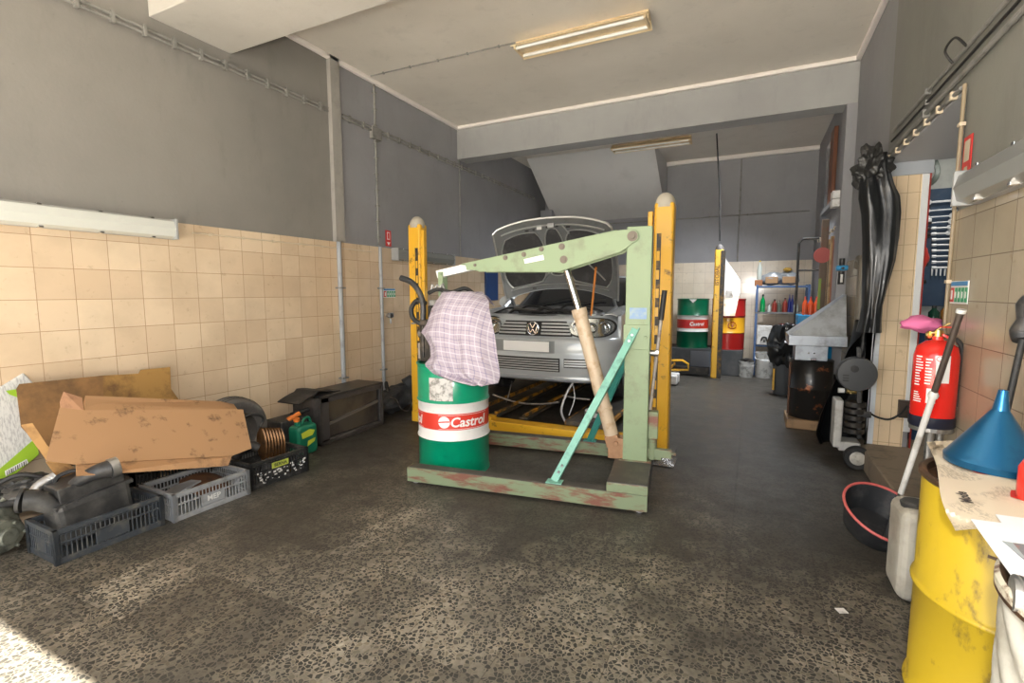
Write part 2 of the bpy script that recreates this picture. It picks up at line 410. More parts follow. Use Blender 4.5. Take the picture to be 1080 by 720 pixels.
B_((XR-.04, 7.0, 1.15), (XR-.006, 7.35, 2.08), 'wooden_panel', M('red_brown_panel', (.30,.085,.035), .5, dirt=(.14,.05,.02), dscale=5), w2)
B_((XR-.04, 8.35, 1.15), (XR-.006, 8.65, 2.0), 'wooden_panel', MATS['red_brown_panel'], w2)
for y in (6.96, 7.36, 7.80, 8.31): B_((XR-.06, y, 1.05), (XR-.005, y+.045, 2.12), 'frame_post', palewood, w2)
B_((XR-.03, 7.41, 1.15), (XR-.006, 8.31, 2.05), 'pane', M('murky_glass', (.15,.15,.14), .12), w2)
B_((XR-.06, 6.96, 1.0), (XR-.005, 8.7, 1.05), 'frame_rail', palewood, w2)

# outside apron that the door opens on
struct(sworld(MB().box((-30, -30, -.25), (30, YF-.3, -.02)), 'forecourt', M('concrete_forecourt', (.58,.54,.48), .8, dirt=(.48,.45,.40), dscale=1)))

# ================================================================ PIPES AND CONDUITS
def conduit_run(name, label, pts, r, spacing, nrm, cat='pipe', mat=None, clipmat=None, pair=0, pairdir=(0,0,1), cs=1):
    t = thing(name, label, cat, pts[0])
    off = [Vector((0,0,0))] if not pair else [Vector(pairdir)*pair*(.5), -Vector(pairdir)*pair*.5]
    for of in off: MB().tube([Vector(p)+of for p in pts], r, 8).build('pipe', mat or cond, t, smooth=True)
    nrm = Vector(nrm); d = .0
    for a, b in zip(pts, pts[1:]):
        a, b = Vector(a), Vector(b); L = (b-a).length; n = int(L/spacing); e = (b-a)/L
        for k in range(n):
            c = a + e*(k+.5)*L/max(n,1); s_ = e.cross(nrm).normalized()
            mb = MB(); hw = r*1.9 + pair/2
            mb.bar(c - s_*hw, c + s_*hw, .018*cs, r*2.9, up=nrm)
            mb.build('clip', clipmat or cond, t, .002)
    return t
xx = XL+.03
conduit_run('conduit', 'long twin grey cable conduit with clips running along the left wall above the tiles', [(xx,-.3,3.305),(xx,3.90,3.305)], .011, .2, (1,0,0), pair=.035, cs=1.3)
conduit_run('conduit', 'far stretch of twin grey conduit on the left wall past the cream pilaster', [(xx,4.10,3.30),(xx,6.4,3.30),(xx,9.3,3.30)], .010, .2, (1,0,0), pair=.035, cs=1.3)
conduit_run('conduit', 'thin grey conduit crossing the ceiling from left wall to the near lamp', [(XL+.08,4.50,HC-.012),(-2.17,4.55,HC-.012)], .007, .3, (0,0,-1))
conduit_run('conduit', 'vertical thin grey conduit dropping from the ceiling corner down the painted left wall', [(XL+.02,4.62,HC-.05),(XL+.02,4.62,TT+.02)], .012, .17, (1,0,0))
o = tag(B_((XL,4.54,3.20),(XL+.05,4.70,3.33),'junction_box', cond), 'small grey junction box where left wall conduits meet', 'box')
conduit_run('drain_pipe', 'grey plastic pipe running down the left wall tiles below the cream pilaster', [(XL+.04,3.97,TT+.0),(XL+.04,3.97,.02)], .024, .9, (1,0,0), mat=pvc)
conduit_run('drain_pipe', 'thinner grey pipe down the left tiles next to the red arrow sign', [(XL+.04,4.62,TT-.0),(XL+.04,4.62,.02)], .020, .9, (1,0,0), mat=pvc)
conduit_run('conduit', 'cream clipped cable along the top edge of the left wall tiles', [(XL+.02,2.45,TT-.065),(XL+.02,4.5,TT-.065)], .006, .27, (1,0,0), clipmat=cream, mat=cream)
conduit_run('conduit', 'black cable hanging from the ceiling beam down to the distant yellow post', [(-.58,8.3,HC-.04),(-.52,8.5,3.0),(-.50,8.72,2.25)], .011, 5, (0,-1,0), 'cable', mat=rubber)
conduit_run('conduit', 'thin vertical conduit down the rear wall ending in a corner', [(-.26,YB-.02,HC-.08),(-.26,YB-.02,TT)], .010, .5, (0,-1,0))
conduit_run('conduit', 'thin horizontal conduit across the grey rear wall', [(-3.6,YB-.02,2.80),(XR-.1,YB-.02,2.80)], .009, .6, (0,-1,0))
conduit_run('conduit', 'thin vertical seam pipe on far left wall under the beam', [(XL+.02,6.45,HC-.1),(XL+.02,6.45,TT)], .008, .6, (1,0,0))
# right wall: three converging conduits
for i, (z, r, lab) in enumerate(((2.625,.010,'uppermost thick grey conduit climbing along the right wall'),(2.59,.007,'middle black cable among the conduits along the right wall'),(2.555,.013,'lowest grey conduit of the bundle on the right wall'))):
    conduit_run('conduit', lab, [(XR-.02,-.3,z),(XR-.02,4.7,z-.035*i)], r, 1.3, (-1,0,0), mat=rubber if i == 1 else cond)
MB().tube([(XR-.03,3.42,2.61),(XR-.07,3.40,2.67),(XR-.06,3.30,2.69),(XR-.03,3.24,2.62)], .006, 8, 6).build('cable_loop', rubber, None, smooth=True)
tag(bpy.data.objects['cable_loop'], 'small black cable loop sticking out of the right wall conduits', 'cable')
conduit_run('conduit', 'pipe with cream clips along the top of the right doorway', [(XR-.015,DY0+.03,2.445),(XR-.015,DY1-.05,2.445)], .011, .2, (-1,0,0), clipmat=cream)
conduit_run('conduit', 'brown vertical pipe with cream clips beside the right doorway', [(XR-.02,DY0-.03,2.445),(XR-.02,DY0-.03,.9)], .009, .38, (-1,0,0), clipmat=cream, mat=M('brown_pipe',(.28,.22,.14),.5))
conduit_run('conduit', 'low horizontal pipes with cream clips under the far right window', [(XR-.04,6.8,2.20),(XR-.04,9.0,2.20)], .012, .25, (-1,0,0), clipmat=cream)
# fused box on the far right wall
t = thing('switch_box', 'cream switch box on the far right wall beside the black plastic sheet', 'switch box', (XR,6.3,2.36))
B_((XR-.17,6.50,2.36),(XR-.10,6.66,2.44),'box',whitepl,t); B_((XR-.17,6.50,2.45),(XR-.10,6.66,2.53),'box',whitepl,t)

# ================================================================ LAMPS
diff = M('clear_ribbed_diffuser', (.24,.25,.24), .25, coat=.4)
lampgrey = M('grey_lamp_body', (.34,.35,.35), .45)
tubem = M('unlit_white_tube', (.86,.85,.82), .25)
def wall_lamp(label, x0, nx, y0, y1, z0, z1, dcol=diff):
    t = thing('fluorescent_lamp', label, 'lamp', (x0, (y0+y1)/2, z0), group=None)
    a, b = sorted((x0, x0+nx*.045)); B_((a,y0,z0),(b,y1,z1),'body',lampgrey,t,.006)
    h = (z1-z0)
    mb = MB(); d0 = x0+nx*.045
    prof = [(0,0),(nx*.045,.12*h),(nx*.06,.5*h),(nx*.045,.88*h),(0,h)]
    mb.prism([(d0+p, y0+.015, z0+q) for p, q in prof], (0, y1-y0-.03, 0)); mb.build('diffuser', dcol, t, .003)
    for yy in (y0, y1-.02):
        a, b = sorted((x0+nx*.03, x0+nx*.105)); B_((a,yy,z0-.003),(b,yy+.02,z1+.003),'end_cap',lampgrey,t,.004)
    n = 4
    for k in range(n):
        y = y0 + (y1-y0)*(k+.5)/n
        for z in (z0+.004, z1-.004):
            a, b = sorted((x0+nx*.04, x0+nx*.075)); B_((a,y-.012,z-.007),(b,y+.012,z+.007),'clip',chrome,t,.002)
    return t
wall_lamp('long grey fluorescent lamp on the near left wall, at the edge of the tiles', XL+.012, 1, 1.02, 2.29, 1.84, 1.985, M('milky_diffuser', (.60,.62,.58), .25, coat=.4))
wall_lamp('grey fluorescent lamp on the far left wall behind the yellow post', XL+.012, 1, 4.85, 6.15, 1.83, 1.98)
wall_lamp('grey fluorescent lamp with glossy cover on the right wall above the tiles', XR-.012, -1, 1.66, 2.96, 1.82, 1.97)
cr = M('aged_cream_enamel', (.74,.60,.38), .4, dirt=(.55,.42,.26), dscale=4)
def ceiling_lamp(label, x0, x1, y, z, w=.3):
    t = thing('ceiling_lamp', label, 'lamp', ((x0+x1)/2, y, z))
    B_((x0, y-.04, z-.075), (x1, y+.04, z), 'body', cr, t, .006)
    for s in (-1, 1):
        mb = MB(); mb.prism([(x0, y+s*.045, z-.02), (x0, y+s*w/2, z-.085), (x0, y+s*w/2, z-.092), (x0, y+s*.045, z-.03)], (x1-x0,0,0)); mb.build('reflector', cr, t)
        MB().cone((x0+.03, y+s*.085, z-.085), (x1-.03, y+s*.085, z-.085), .016, seg=12).build('tube', tubem, t, smooth=True)
    for x in (x0+.01, x1-.03): B_((x, y-.11, z-.10), (x+.02, y+.11, z-.06), 'tube_holder', MATS['aged_cream_enamel'], t, .002)
    return t
ceiling_lamp('unlit cream twin tube lamp on the ceiling near the camera', -2.17, -.90, 4.60, HC)
ceiling_lamp('unlit cream twin tube lamp on the rear ceiling behind the beam', -2.20, -.95, 8.38, HC)

# ================================================================ SIGNS
def sign(label, c, xdir, w, h, base, name='wall_sign', cat='sign'):
    """flat plate on a wall; xdir = reading direction"""
    X = Vector(xdir); Nn = X.cross(Vector((0,0,1))); t = thing(name, label, cat, c)
    mb = MB(); cc = Vector(c) + Nn*.003; mb.bar(cc - X*w/2, cc + X*w/2, .004, h, up=(0,0,1)); mb.build('plate', base, t)
    return t, X, Nn
def on_sign(t, X, Nn, c, dx, dz, w, h, mat, name='symbol', poly=None, lift=.006):
    mb = MB(); cc = Vector(c) + Nn*lift
    if poly is None: poly = [(dx-w/2,dz-h/2),(dx+w/2,dz-h/2),(dx+w/2,dz+h/2),(dx-w/2,dz+h/2)]
    mb.prism([cc + X*a + Vector((0,0,b)) for a, b in poly], Nn*.001); return mb.build(name, mat, t)
wsig = M('sign_white', (.8,.8,.78), .4); rsig = M('sign_red', (.62,.035,.03), .4); gsig = M('sign_green', (.03,.32,.14), .4); bsig = M('sign_blue', (.05,.25,.55), .4)
c = (XL+.013, 4.80, 2.09)
t, X, Nn = sign('small red and white extinguisher arrow sign on the left wall', c, (0,1,0), .10, .19, rsig)
on_sign(t, X, Nn, c, 0, .03, .05, .09, wsig); on_sign(t, X, Nn, c, 0, .03, .03, .07, rsig, lift=.008)
on_sign(t, X, Nn, c, 0, 0, 0, 0, wsig, poly=[(-.03,-.045),(.03,-.045),(0,-.085)])
c = (XL+.03, 4.77, 1.43)
def photo_sign(label, c, xd):
    t, X, Nn = sign(label, c, xd, .22, .11, wsig)
    on_sign(t, X, Nn, c, 0, .042, .21, .02, bsig); on_sign(t, X, Nn, c, -.08, -.012, .045, .07, rsig); on_sign(t, X, Nn, c, -.08, -.012, .018, .045, wsig, lift=.008)
    for k in range(4): on_sign(t, X, Nn, c, -.03+.042*k, -.012, .032, .07, gsig); on_sign(t, X, Nn, c, -.03+.042*k, -.012, .012, .03, wsig, lift=.008)
photo_sign('small safety sign strip with red and green symbols on the left wall tiles', c, (0,1,0))
photo_sign('small safety sign strip with green symbols on the right wall tiles', (XR-.014, 3.10, 1.425), (0,-1,0))
c = (XR-.002, 3.19, 2.08)
t, X, Nn = sign('tall red framed extinguisher sign on the right wall by the doorway', c, (0,-1,0), .10, .20, rsig)
on_sign(t, X, Nn, c, 0, .03, .065, .10, M('sign_yellowed', (.55,.50,.38), .4)); on_sign(t, X, Nn, c, 0, -.06, .04, .03, MATS['sign_yellowed'])
# tap on the left tiles, small socket further back
t = thing('wall_tap', 'small chrome wall tap on left tiles beside the thin grey pipe', 'tap', (XL+.012,4.72,1.16))
MB().cone((XL+.012,4.74,1.16),(XL+.09,4.74,1.16),.018).build('body',steel,t,smooth=True); B_((XL+.05,4.70,1.13),(XL+.09,4.78,1.19),'valve',steel,t,.008); MB().cone((XL+.07,4.74,1.12),(XL+.07,4.74,1.06),.01).build('spout',steel,t,smooth=True)
tag(B_((XL+.012,6.55,1.12),(XL+.05,6.65,1.22),'socket',whitepl,None,.006), 'white wall socket on the far left tiles behind the car', 'socket')
# ================================================================ ENGINE CRANE
gpaint = M('pale_green_crane_paint', (.255,.335,.195), .5, dirt=(.20,.23,.14), dscale=7, dlo=.52, dhi=.75)
gworn = M('scraped_green_paint', (.225,.28,.165), .5, dirt=(.22,.09,.06), dscale=8, dlo=.47, dhi=.60, stretch=(.5,1,2.2))
teal = M('teal_brace_paint', (.22,.50,.40), .42, dirt=(.12,.28,.22), dscale=14)
topsteel = M('grimy_steel_top', (.10,.09,.08), .5, .3, dirt=(.17,.15,.12), dscale=6)
tan = M('tan_cylinder_paint', (.58,.46,.33), .45, dirt=(.42,.27,.15), dscale=12, dlo=.5, dhi=.7)
AC = R(7.6); OC = Vector((-.75, 3.62, 0))
crane = thing('engine_crane', 'pale green workshop engine crane standing around the green drum', 'engine crane', OC, AC)
WC = W(crane); WCi = WC.inverted()
def PC(x, y, ly=0.):
    """measured point on the crane's own vertical plane at local depth ly, in crane coordinates"""
    o_, d = WCi @ CAM, WCi.to_3x3() @ ray(x, y); t = (ly-o_.y)/d.y; return o_ + d*t
def CB(): 
    m = MB(); return m
def cbuild(mb, name, mat, bevel=.004, smooth=False, parent=None):
    mb.xform(WC); return mb.build(name, mat, parent or crane, bevel, smooth)
def leg(y0, y1, nm='leg'):
    mb = CB(); mb.mi = 0; mb.box((-1.62,y0,.018),(.13,y1,.125)); mb.mi = 1; mb.box((-1.61,y0+.006,.124),(.12,y1-.006,.129))
    return cbuild(mb, nm, [gworn, topsteel], .004)
lf = leg(-.53, -.43); lb = leg(.50, .60)
for y in (-.53, .60):
    for x in (-1.56, .08):
        s_ = -1 if y < 0 else 1
        mb = CB(); mb.cone((x, y - s_*.02, .034), (x, y - s_*.06, .034), .034, seg=18); mb.box((x-.03, y-s_*.02-.012, .02), (x+.03, y-s_*.02+.006, .05)); cbuild(mb, 'caster', steel, 0, True, lf if y < 0 else lb)
mb = CB(); mb.mi = 1; mb.box((-.13,-.43,.06),(.13,.50,.125)); mb.box((-.13,-.53,.125),(.13,.52,.195)); mb.mi = 0; mb.box((-.132,-.534,.128),(.132,-.525,.190)); cbuild(mb, 'cross_member', [gworn, topsteel], .005)
# mast
mtop = PC(668, 240).z
mb = CB(); mb.box((-.075,-.07,.19),(.10,.07,mtop)); mast = cbuild(mb, 'mast', gpaint, .006)
mb = CB(); mb.box((-.085,-.078,1.02),(.10,-.068,1.20))
for x in (-.055,.07): mb.cone((x,-.078,1.11),(x,-.092,1.11),.012,seg=10)
cbuild(mb, 'brace_plate', gpaint, .003, parent=mast)
mb = CB(); mb.box((-.045,-.0745,1.24),(.075,-.0705,1.32)); st = cbuild(mb, 'blue_sticker', M('faded_blue_sticker', (.20,.32,.52), .5, dirt=(.35,.44,.42), dscale=30, dlo=.4), 0, parent=mast)
mb = CB(); mb.box((-.10,-.09,.185),(.13,.09,.20)); mb.prism([(.10,-.01,.20),(.20,-.01,.20),(.10,-.01,.42)],(0,.02,0)); cbuild(mb, 'foot_plate', gworn, .003)
# boom: two cheek plates with a web between
c0 = PC(667, 249)
out = [(490.5,277.8),(660,241.5)]
rr_ = .045
plate = [PC(490.5,277.8,-.09)] + [PC(655,242.3,-.09)]
pc = PC(667,249,-.09)
for k in range(9):
    a = R(100 - k*22.5); plate.append(Vector((pc.x+rr_*math.cos(a), -.09, pc.z+rr_*math.sin(a))))
plate += [PC(655,265.5,-.09), PC(589,286.5,-.09), PC(505,286.5,-.09), PC(503,285,-.09), PC(492,284.5,-.09)]
mb = CB(); mb.prism(plate, (0,.010,0)); mb.prism([p+Vector((0,.17,0)) for p in plate], (0,.010,0))
a, b = PC(490.5,277.8,0), PC(655,242.3,0); mb.bar(a+Vector((0,0,-.012)), b+Vector((-.02,0,-.012)), .165, .008)
boom = cbuild(mb, 'boom', gpaint, .002)
for (x, y, r) in ((533,271.7,.012),(552.6,268.2,.012),(592.6,260,.015),(594.6,273.6,.018),(501,279.5,.008),(571,262.5,.012)):
    p = PC(x, y, -.09); mb = CB(); mb.cone(p, p+Vector((0,-.012,0)), r, seg=8); mb.cone(p, p+Vector((0,-.004,0)), r*1.6, seg=16); cbuild(mb, 'bolt', M('dull_bolt_head',(.17,.14,.11),.6,.2), 0, parent=boom)
mb = CB(); mb.cone(pc, pc+Vector((0,-.006,0)), .036, seg=24); mb.cone(pc, pc+Vector((0,-.022,0)), .020, seg=6); cbuild(mb, 'pivot_bolt', M('dull_bolt_head',(.17,.14,.11),.6,.2), .001, parent=boom)
mb = CB(); mb.prism([PC(552.5,273.3,-.091), PC(573,268.6,-.091), PC(574,274,-.091), PC(553.5,278,-.091)], (0,-.002,0)); cbuild(mb, 'white_label', wsig, 0, parent=boom)
# telescoping tip, shackle and hook
ta, tb2 = PC(462, 289.5, 0), PC(500, 280.5, 0)
mb = CB(); mb.bar(ta, tb2, .06, .062); cbuild(mb, 'boom_extension', white, .004)
sx = PC(467, 288).x
mb = CB()
for y in (-.045, .035): mb.box((sx-.022, y, 1.40), (sx+.02, y+.010, ta.z+.02))
mb.cone((sx,-.055,ta.z),(sx,.055,ta.z),.012,seg=10); mb.cone((sx,-.055,1.42),(sx,.055,1.42),.012,seg=10); cbuild(mb, 'shackle', gpaint, .002)
# hydraulic ram
q0, q1, q2 = PC(598,286), PC(611,328), PC(645,458)
mb = CB(); mb.cone(q0+Vector((0,0,.01)), q1, .026, seg=20); cbuild(mb, 'ram_rod', chrome, 0, True)
mb = CB(); mb.cone(q1, q2, .052, seg=28); mb.cone(q1+(q1-q2)*.02, q1+(q2-q1)*.04, .058, seg=28); mb.cone(q2+(q1-q2)*.22, q2+(q1-q2)*.20, .058, seg=28); cbuild(mb, 'ram_cylinder', tan, 0, True)
mb = CB(); mb.bar(q2, q2+Vector((.02,0,-.08)), .10, .10); mb.box((q2.x-.02,-.05,.19),(q2.x+.10,-.035,q2.z-.01)); mb.box((q2.x-.02,.035,.19),(q2.x+.10,.05,q2.z-.01)); mb.cone((q2.x+.04,-.07,q2.z-.05),(q2.x+.04,.07,q2.z-.05),.018,seg=10); cbuild(mb, 'ram_mount', M('rusty_orange_paint',(.38,.21,.11),.5,dirt=(.3,.16,.08),dscale=14), .004)
# angle-iron braces
p_top = Vector((.0,-.085,1.17)); p_bot = WCi @ PZ(588, 501, .135); p_bot.y = -.48
mb = CB(); mb.bar(p_top, p_bot, .006, .052, up=(1,0,0)); mb.bar(p_top+Vector((.026,.02,0)), p_bot+Vector((.026,.02,0)), .05, .006, up=(1,0,0)); mb.box((p_bot.x-.05,-.52,.125),(p_bot.x+.06,-.44,.135)); br1 = cbuild(mb, 'brace', teal, .001)
for k in (.04,.08,.9,.94):
    mb = CB(); c = p_top.lerp(p_bot,k); mb.cone(c, c+Vector((0,-.016,0)), .009, seg=8); cbuild(mb, 'bolt', steel, 0, parent=br1)
p_t2 = Vector((.0,.085,1.13)); p_b2 = Vector((-.42,.55,.13))
mb = CB(); mb.bar(p_t2, p_b2, .006, .055, up=(1,0,0)); mb.bar(p_t2+Vector((.026,-.02,0)), p_b2+Vector((.026,-.02,0)), .05, .006, up=(1,0,0)); mb.box((p_b2.x-.05,.51,.125),(p_b2.x+.06,.59,.135)); cbuild(mb, 'brace', M('dark_teal_paint',(.05,.26,.22),.45), .001)
# pump with long handle on the far side of the mast
pa, pb_ = PC(684,445,.05), PC(701,306,.05)
mb = CB(); mb.box((.10,-.03,.36),(.17,.05,.56)); mb.cone((.13,.01,.20),(.13,.01,.40),.035,seg=16); mb.box((.09,-.02,.22),(.27,.03,.28)); mb.cone((.27,.005,.25),(.30,.005,.25),.012,seg=10); cbuild(mb, 'pump', gworn, .004)
mb = CB(); mb.tube([pa, pa.lerp(pb_,.5), pb_], .012, 10); ph = cbuild(mb, 'pump_handle', M('rust_white_rod',(.42,.38,.34),.5,dirt=(.16,.09,.06),dscale=16), 0, True)
mb = CB(); mb.cone(pa.lerp(pb_,.78), pb_, .019, seg=14); cbuild(mb, 'grip', rubber, 0, True, parent=ph)
mb = CB(); q = PC(684,372,.0); mb.cone((.10,0,q.z),(.16,0,q.z),.022,seg=10); mb.cone((.15,-.03,q.z+.01),(.15,.05,q.z+.01),.014,seg=10); cbuild(mb, 'valve', steel, 0, True)

# ================================================================ DRUMS
def drum(name, label, c, rad, h, bands, mats, z0=0, ribs=(.335,.665), group=None, lid=True, lidmat=None):
    """steel drum: bands = list of (z_fraction_from, z_fraction_to, material)"""
    t = thing(name, label, 'oil drum', (c[0], c[1], z0), group=group)
    def rz(z):
        r = rad
        for q in ribs:
            d = abs(z/h-q); r += .009*max(0, 1-(d/.014)**2) if d < .014 else 0
        return r
    zs = sorted(set([.012*h, .02*h, .98*h] + [b for bb in bands for b in bb[:2] if 0 < b < 1 for b in (b*h,)] + [h*(q+e) for q in ribs for e in (-.014,-.009,-.004,0,.004,.009,.014)]))
    for (a, b, mt) in [(x[0], x[1], x[2]) for x in bands]:
        za, zb = max(a*h, .012*h), min(b*h, .98*h)
        pr = [(rz(z), z) for z in zs if za-1e-6 <= z <= zb+1e-6]
        if not pr or pr[0][1] > za+1e-6: pr.insert(0, (rz(za), za))
        if pr[-1][1] < zb-1e-6: pr.append((rz(zb), zb))
        MB().lathe(pr, (c[0], c[1], z0), 56).build('painted_band' if len(bands) > 1 else 'shell', mt, t, smooth=True, auto=60)
    MB().lathe([(rad-.02,.0),(rad+.006,.0),(rad+.006,.014*h),(rad-.002,.016*h)], (c[0],c[1],z0), 56).build('bottom_rim', bands[0][2], t, smooth=True)
    lm = lidmat or bands[-1][2]
    MB().lathe([(0,h-.022),(rad-.012,h-.022),(rad-.010,h-.002),(rad+.0,h+.002),(rad+.008,h-.002),(rad+.008,h-.012),(rad,h-.02)], (c[0],c[1],z0), 56).build('lid', lm, t, smooth=True)
    return t
cgreen = M('castrol_green_paint', (.0,.29,.15), .30, coat=.3, dirt=(.0,.17,.09), dscale=5, dlo=.55, dhi=.8)
cwhite = M('drum_white_paint', (.80,.79,.77), .35, dirt=(.5,.5,.48), dscale=8, dlo=.6, dhi=.8)
cred = M('drum_red_paint', (.68,.05,.03), .33, dirt=(.5,.04,.03), dscale=6)
DC = (-2.17, 3.36); DR = .287; DH = .88
dr = drum('oil_drum', 'green drum with white and red band between the crane legs, shirt hanging over it', DC, DR, DH, [(0,.335,cgreen),(.335,.43,cwhite),(.43,.575,cred),(.575,.665,cwhite),(.665,1,cgreen)], None)
vang = math.atan2(-DC[1], -DC[0])           # side that faces the entrance
# Castrol lettering with round emblem, repeated round the drum
wlet = M('white_lettering', (.88,.87,.85), .4)
zmid = .502*DH
for rep in (0, -2.02, 2.02, 4.0):
    ac = vang + .43 + rep
    text_obj('Castrol', .105, 'lettering', wlet, dr, (0,0,zmid-.004), None, None, bold=.0025, shear=.18, wrap=(DC, DR, ac), lift=.002, xscale=.98)
    ae = ac - .20/DR
    mb = MB()
    mb.bm = bmesh.new(); bmesh.ops.create_circle(mb.bm, cap_ends=True, segments=28, radius=.046)
    bmesh.ops.triangulate(mb.bm, faces=mb.bm.faces); bmesh.ops.subdivide_edges(mb.bm, edges=mb.bm.edges[:], cuts=2)
    for v in mb.bm.verts: a = ae + v.co.x/DR; v.co = Vector((DC[0]+(DR+.002)*math.cos(a), DC[1]+(DR+.002)*math.sin(a), zmid+v.co.y))
    em = mb.build('round_emblem', wlet, dr)
    mb = MB()
    def wp(dx, dz, l=.0035): a = ae + dx/DR; return Vector((DC[0]+(DR+l)*math.cos(a), DC[1]+(DR+l)*math.sin(a), zmid+dz))
    for k in range(7):
        x0, x1 = -.044+.088*k/7, -.044+.088*(k+1)/7; f = lambda x: .006*math.sin((x+.044)*20)
        mb.bm.faces.new([mb.bm.verts.new(p) for p in (wp(x0,-.006+f(x0)),wp(x1,-.006+f(x1)),wp(x1,.004+f(x1)),wp(x0,.004+f(x0)))])
    mb.build('emblem_stroke', cred, em)
    for zz in (.43*DH+.008, .575*DH-.010): arc_patch(DC, DR, ac-.85, ac+.62, zz-.001, zz+.0015, 'thin_line', wlet, dr, .002, 30)
arc_patch(DC, DR, vang-.70, vang-.02, .69*DH, .89*DH, 'dirty_paper_label', M('dirty_paper_label', (.62,.60,.57), .6, dirt=(.25,.24,.22), dscale=26, dlo=.48, dhi=.62), dr, .0015, 16)

# engine on the drum, slung from the crane
eng = thing('car_engine', 'greasy black car engine with hoses sitting on the green drum under the shirt', 'engine', (DC[0],DC[1],.89))
mb = MB(); mb.box((-2.36,3.17,.885),(-1.99,3.52,1.22)); mb.box((-2.30,3.20,1.22),(-1.98,3.46,1.33))
for k in range(5): mb.box((-2.34+.075*k,3.155,.92),(-2.31+.075*k,3.175,1.18))
mb.cone((-2.40,3.34,1.0),(-2.35,3.34,1.0),.10,seg=24)
mb.build('block', greasy, eng, .012)
mb = MB(); mb.box((-2.27,3.18,1.33),(-1.98,3.44,1.375))
for k in range(4): mb.cone((-2.22+.07*k,3.31,1.375),(-2.22+.07*k,3.31,1.40),.018,seg=12)
mb.build('rocker_cover', M('dull_alloy',(.30,.30,.29),.45,.7,dirt=(.08,.07,.06),dscale=12), eng, .008)
P3 = lambda x, y, Y_=3.2: PY(x, y, Y_)
MB().tube([P3(423,293),P3(433,297),P3(441,306),P3(446,320),P3(446,338)], .024, 12, 6).build('hose', blackpl, eng, smooth=True)
MB().tube([P3(449,320),P3(440,317),P3(434,325),P3(436,336),P3(447,343)], .019, 12, 6).build('hose', rubber, eng, smooth=True)
MB().tube([P3(452,309),P3(462,305,3.2),P3(476,308,3.2),P3(490,304,3.25),P3(499,309,3.3)], .016, 10, 6).build('hose', rubber, eng, smooth=True)
MB().tube([P3(480,309,3.3),P3(490,307,3.3),P3(498,312,3.3)], .011, 8, 6).build('pipe', steel, eng, smooth=True)
mb = MB(); mb.cone(P3(443,352),P3(450,352),.035,seg=14); mb.cone(P3(441,342),P3(447,336),.010,seg=8); mb.cone(P3(434,341),P3(443,340),.008,seg=8); mb.box(tuple(P3(441,378)), tuple(P3(447,362)+Vector((0,.06,0)))); mb.build('bracket', steel, eng, .002)
mb = MB()
for k in range(3): mb.tube([P3(455+4*k,306),P3(456+5*k,300),P3(459+5*k,305)], .006, 8, 5)
mb.tube([P3(466,309),P3(467,300,3.3),P3(470,312,3.3)], .012, 8, 4); mb.build('lifting_chain', steel, eng, smooth=True)

# plaid shirt draped over it
m, nt, b = newmat('plaid_shirt_cloth')
uv = nt.nodes.new('ShaderNodeUVMap').outputs[0]
sp = nt.nodes.new('ShaderNodeSeparateXYZ'); nt.links.new(uv, sp.inputs[0])
def stripes(ch, per, wid, ph=0):
    f = math_(nt, 'FRACT', math_(nt, 'ADD', math_(nt, 'MULTIPLY', sp.outputs[ch], 1/per), ph)); return math_(nt, 'LESS_THAN', f, wid)
c = mix(nt, 1., (.44,.38,.43), (.44,.38,.43))
c = mix(nt, math_(nt,'MULTIPLY',stripes(0,.07,.5),.18), c, (.36,.31,.44)); c = mix(nt, math_(nt,'MULTIPLY',stripes(1,.07,.5),.18), c, (.36,.31,.44))
c = mix(nt, math_(nt,'MULTIPLY',stripes(0,.07,.09,.3),.6), c, (.20,.17,.29)); c = mix(nt, math_(nt,'MULTIPLY',stripes(1,.07,.09,.3),.6), c, (.20,.17,.29))
c = mix(nt, math_(nt,'MULTIPLY',stripes(0,.07,.10,.78),.6), c, (.62,.58,.62)); c = mix(nt, math_(nt,'MULTIPLY',stripes(1,.07,.10,.78),.6), c, (.66,.62,.66))
c = mix(nt, ramp(nt, noise_(nt, 7, 3), [(.66,(0,0,0)),(.72,(.8,.8,.8))]), c, (.26,.17,.15))
nt.links.new(c, b.inputs['Base Color']); b.inputs['Roughness'].default_value = .85
shirtmat = m
rows = [(308,452,495),(318,450,506),(330,448,510),(342,443.5,512.5),(351,437,515),(356,441,516),(366,446.5,517),(378,447,518.5),(386,440,519.5),(394,449,520),(400,466,520.5),(406,496,519)]
mb = MB(); bm = mb.bm; uvl = bm.loops.layers.uv.new('UVMap'); NU = 44
rowz = []
front = 3.02
for (y, xl, xr) in rows:
    a, b_ = PY(xl, y, front), PY(xr, y, front); rowz.append((a, b_))
# resample along the length for a smooth fall
def rowat(t):
    k = t*(len(rowz)-1); i = min(int(k), len(rowz)-2); f = k-i
    return rowz[i][0].lerp(rowz[i+1][0], f), rowz[i][1].lerp(rowz[i+1][1], f)
NV = 46; G = []
def shirt_pt(u, v):
    if v < 0:     # top sheet lying back over the engine
        a, b_ = rowz[0]; p = a.lerp(b_, u); s_ = -v
        p = a.lerp(b_, .5+(u-.5)*(1-.15*s_)); e_ = abs(2*u-1)**3; return p + Vector((0, .10+e_*.09-.02+.26*s_, -.06*s_*s_-.05*e_*s_ + .006*math.sin(u*17+s_*5)))
    a, b_ = rowat(v); p = a.lerp(b_, u)
    p.z += (a.lerp(b_,u).z - (a.z+b_.z)/2)*0
    fold = .020*math.sin(u*13+v*2.2)*(.35+.9*v) + .011*math.sin(u*31-v*5)*v + .012*noise.noise(Vector((u*5,v*4,1.7)))
    edge = (abs(2*u-1))**3
    return p + Vector((0, fold + edge*.11*(1-.2*v) - .02 + .10*max(0,.16-v)/.16, 0))
vs = [-1,-.75,-.5,-.25,-.1] + [i/NV for i in range(NV+1)]
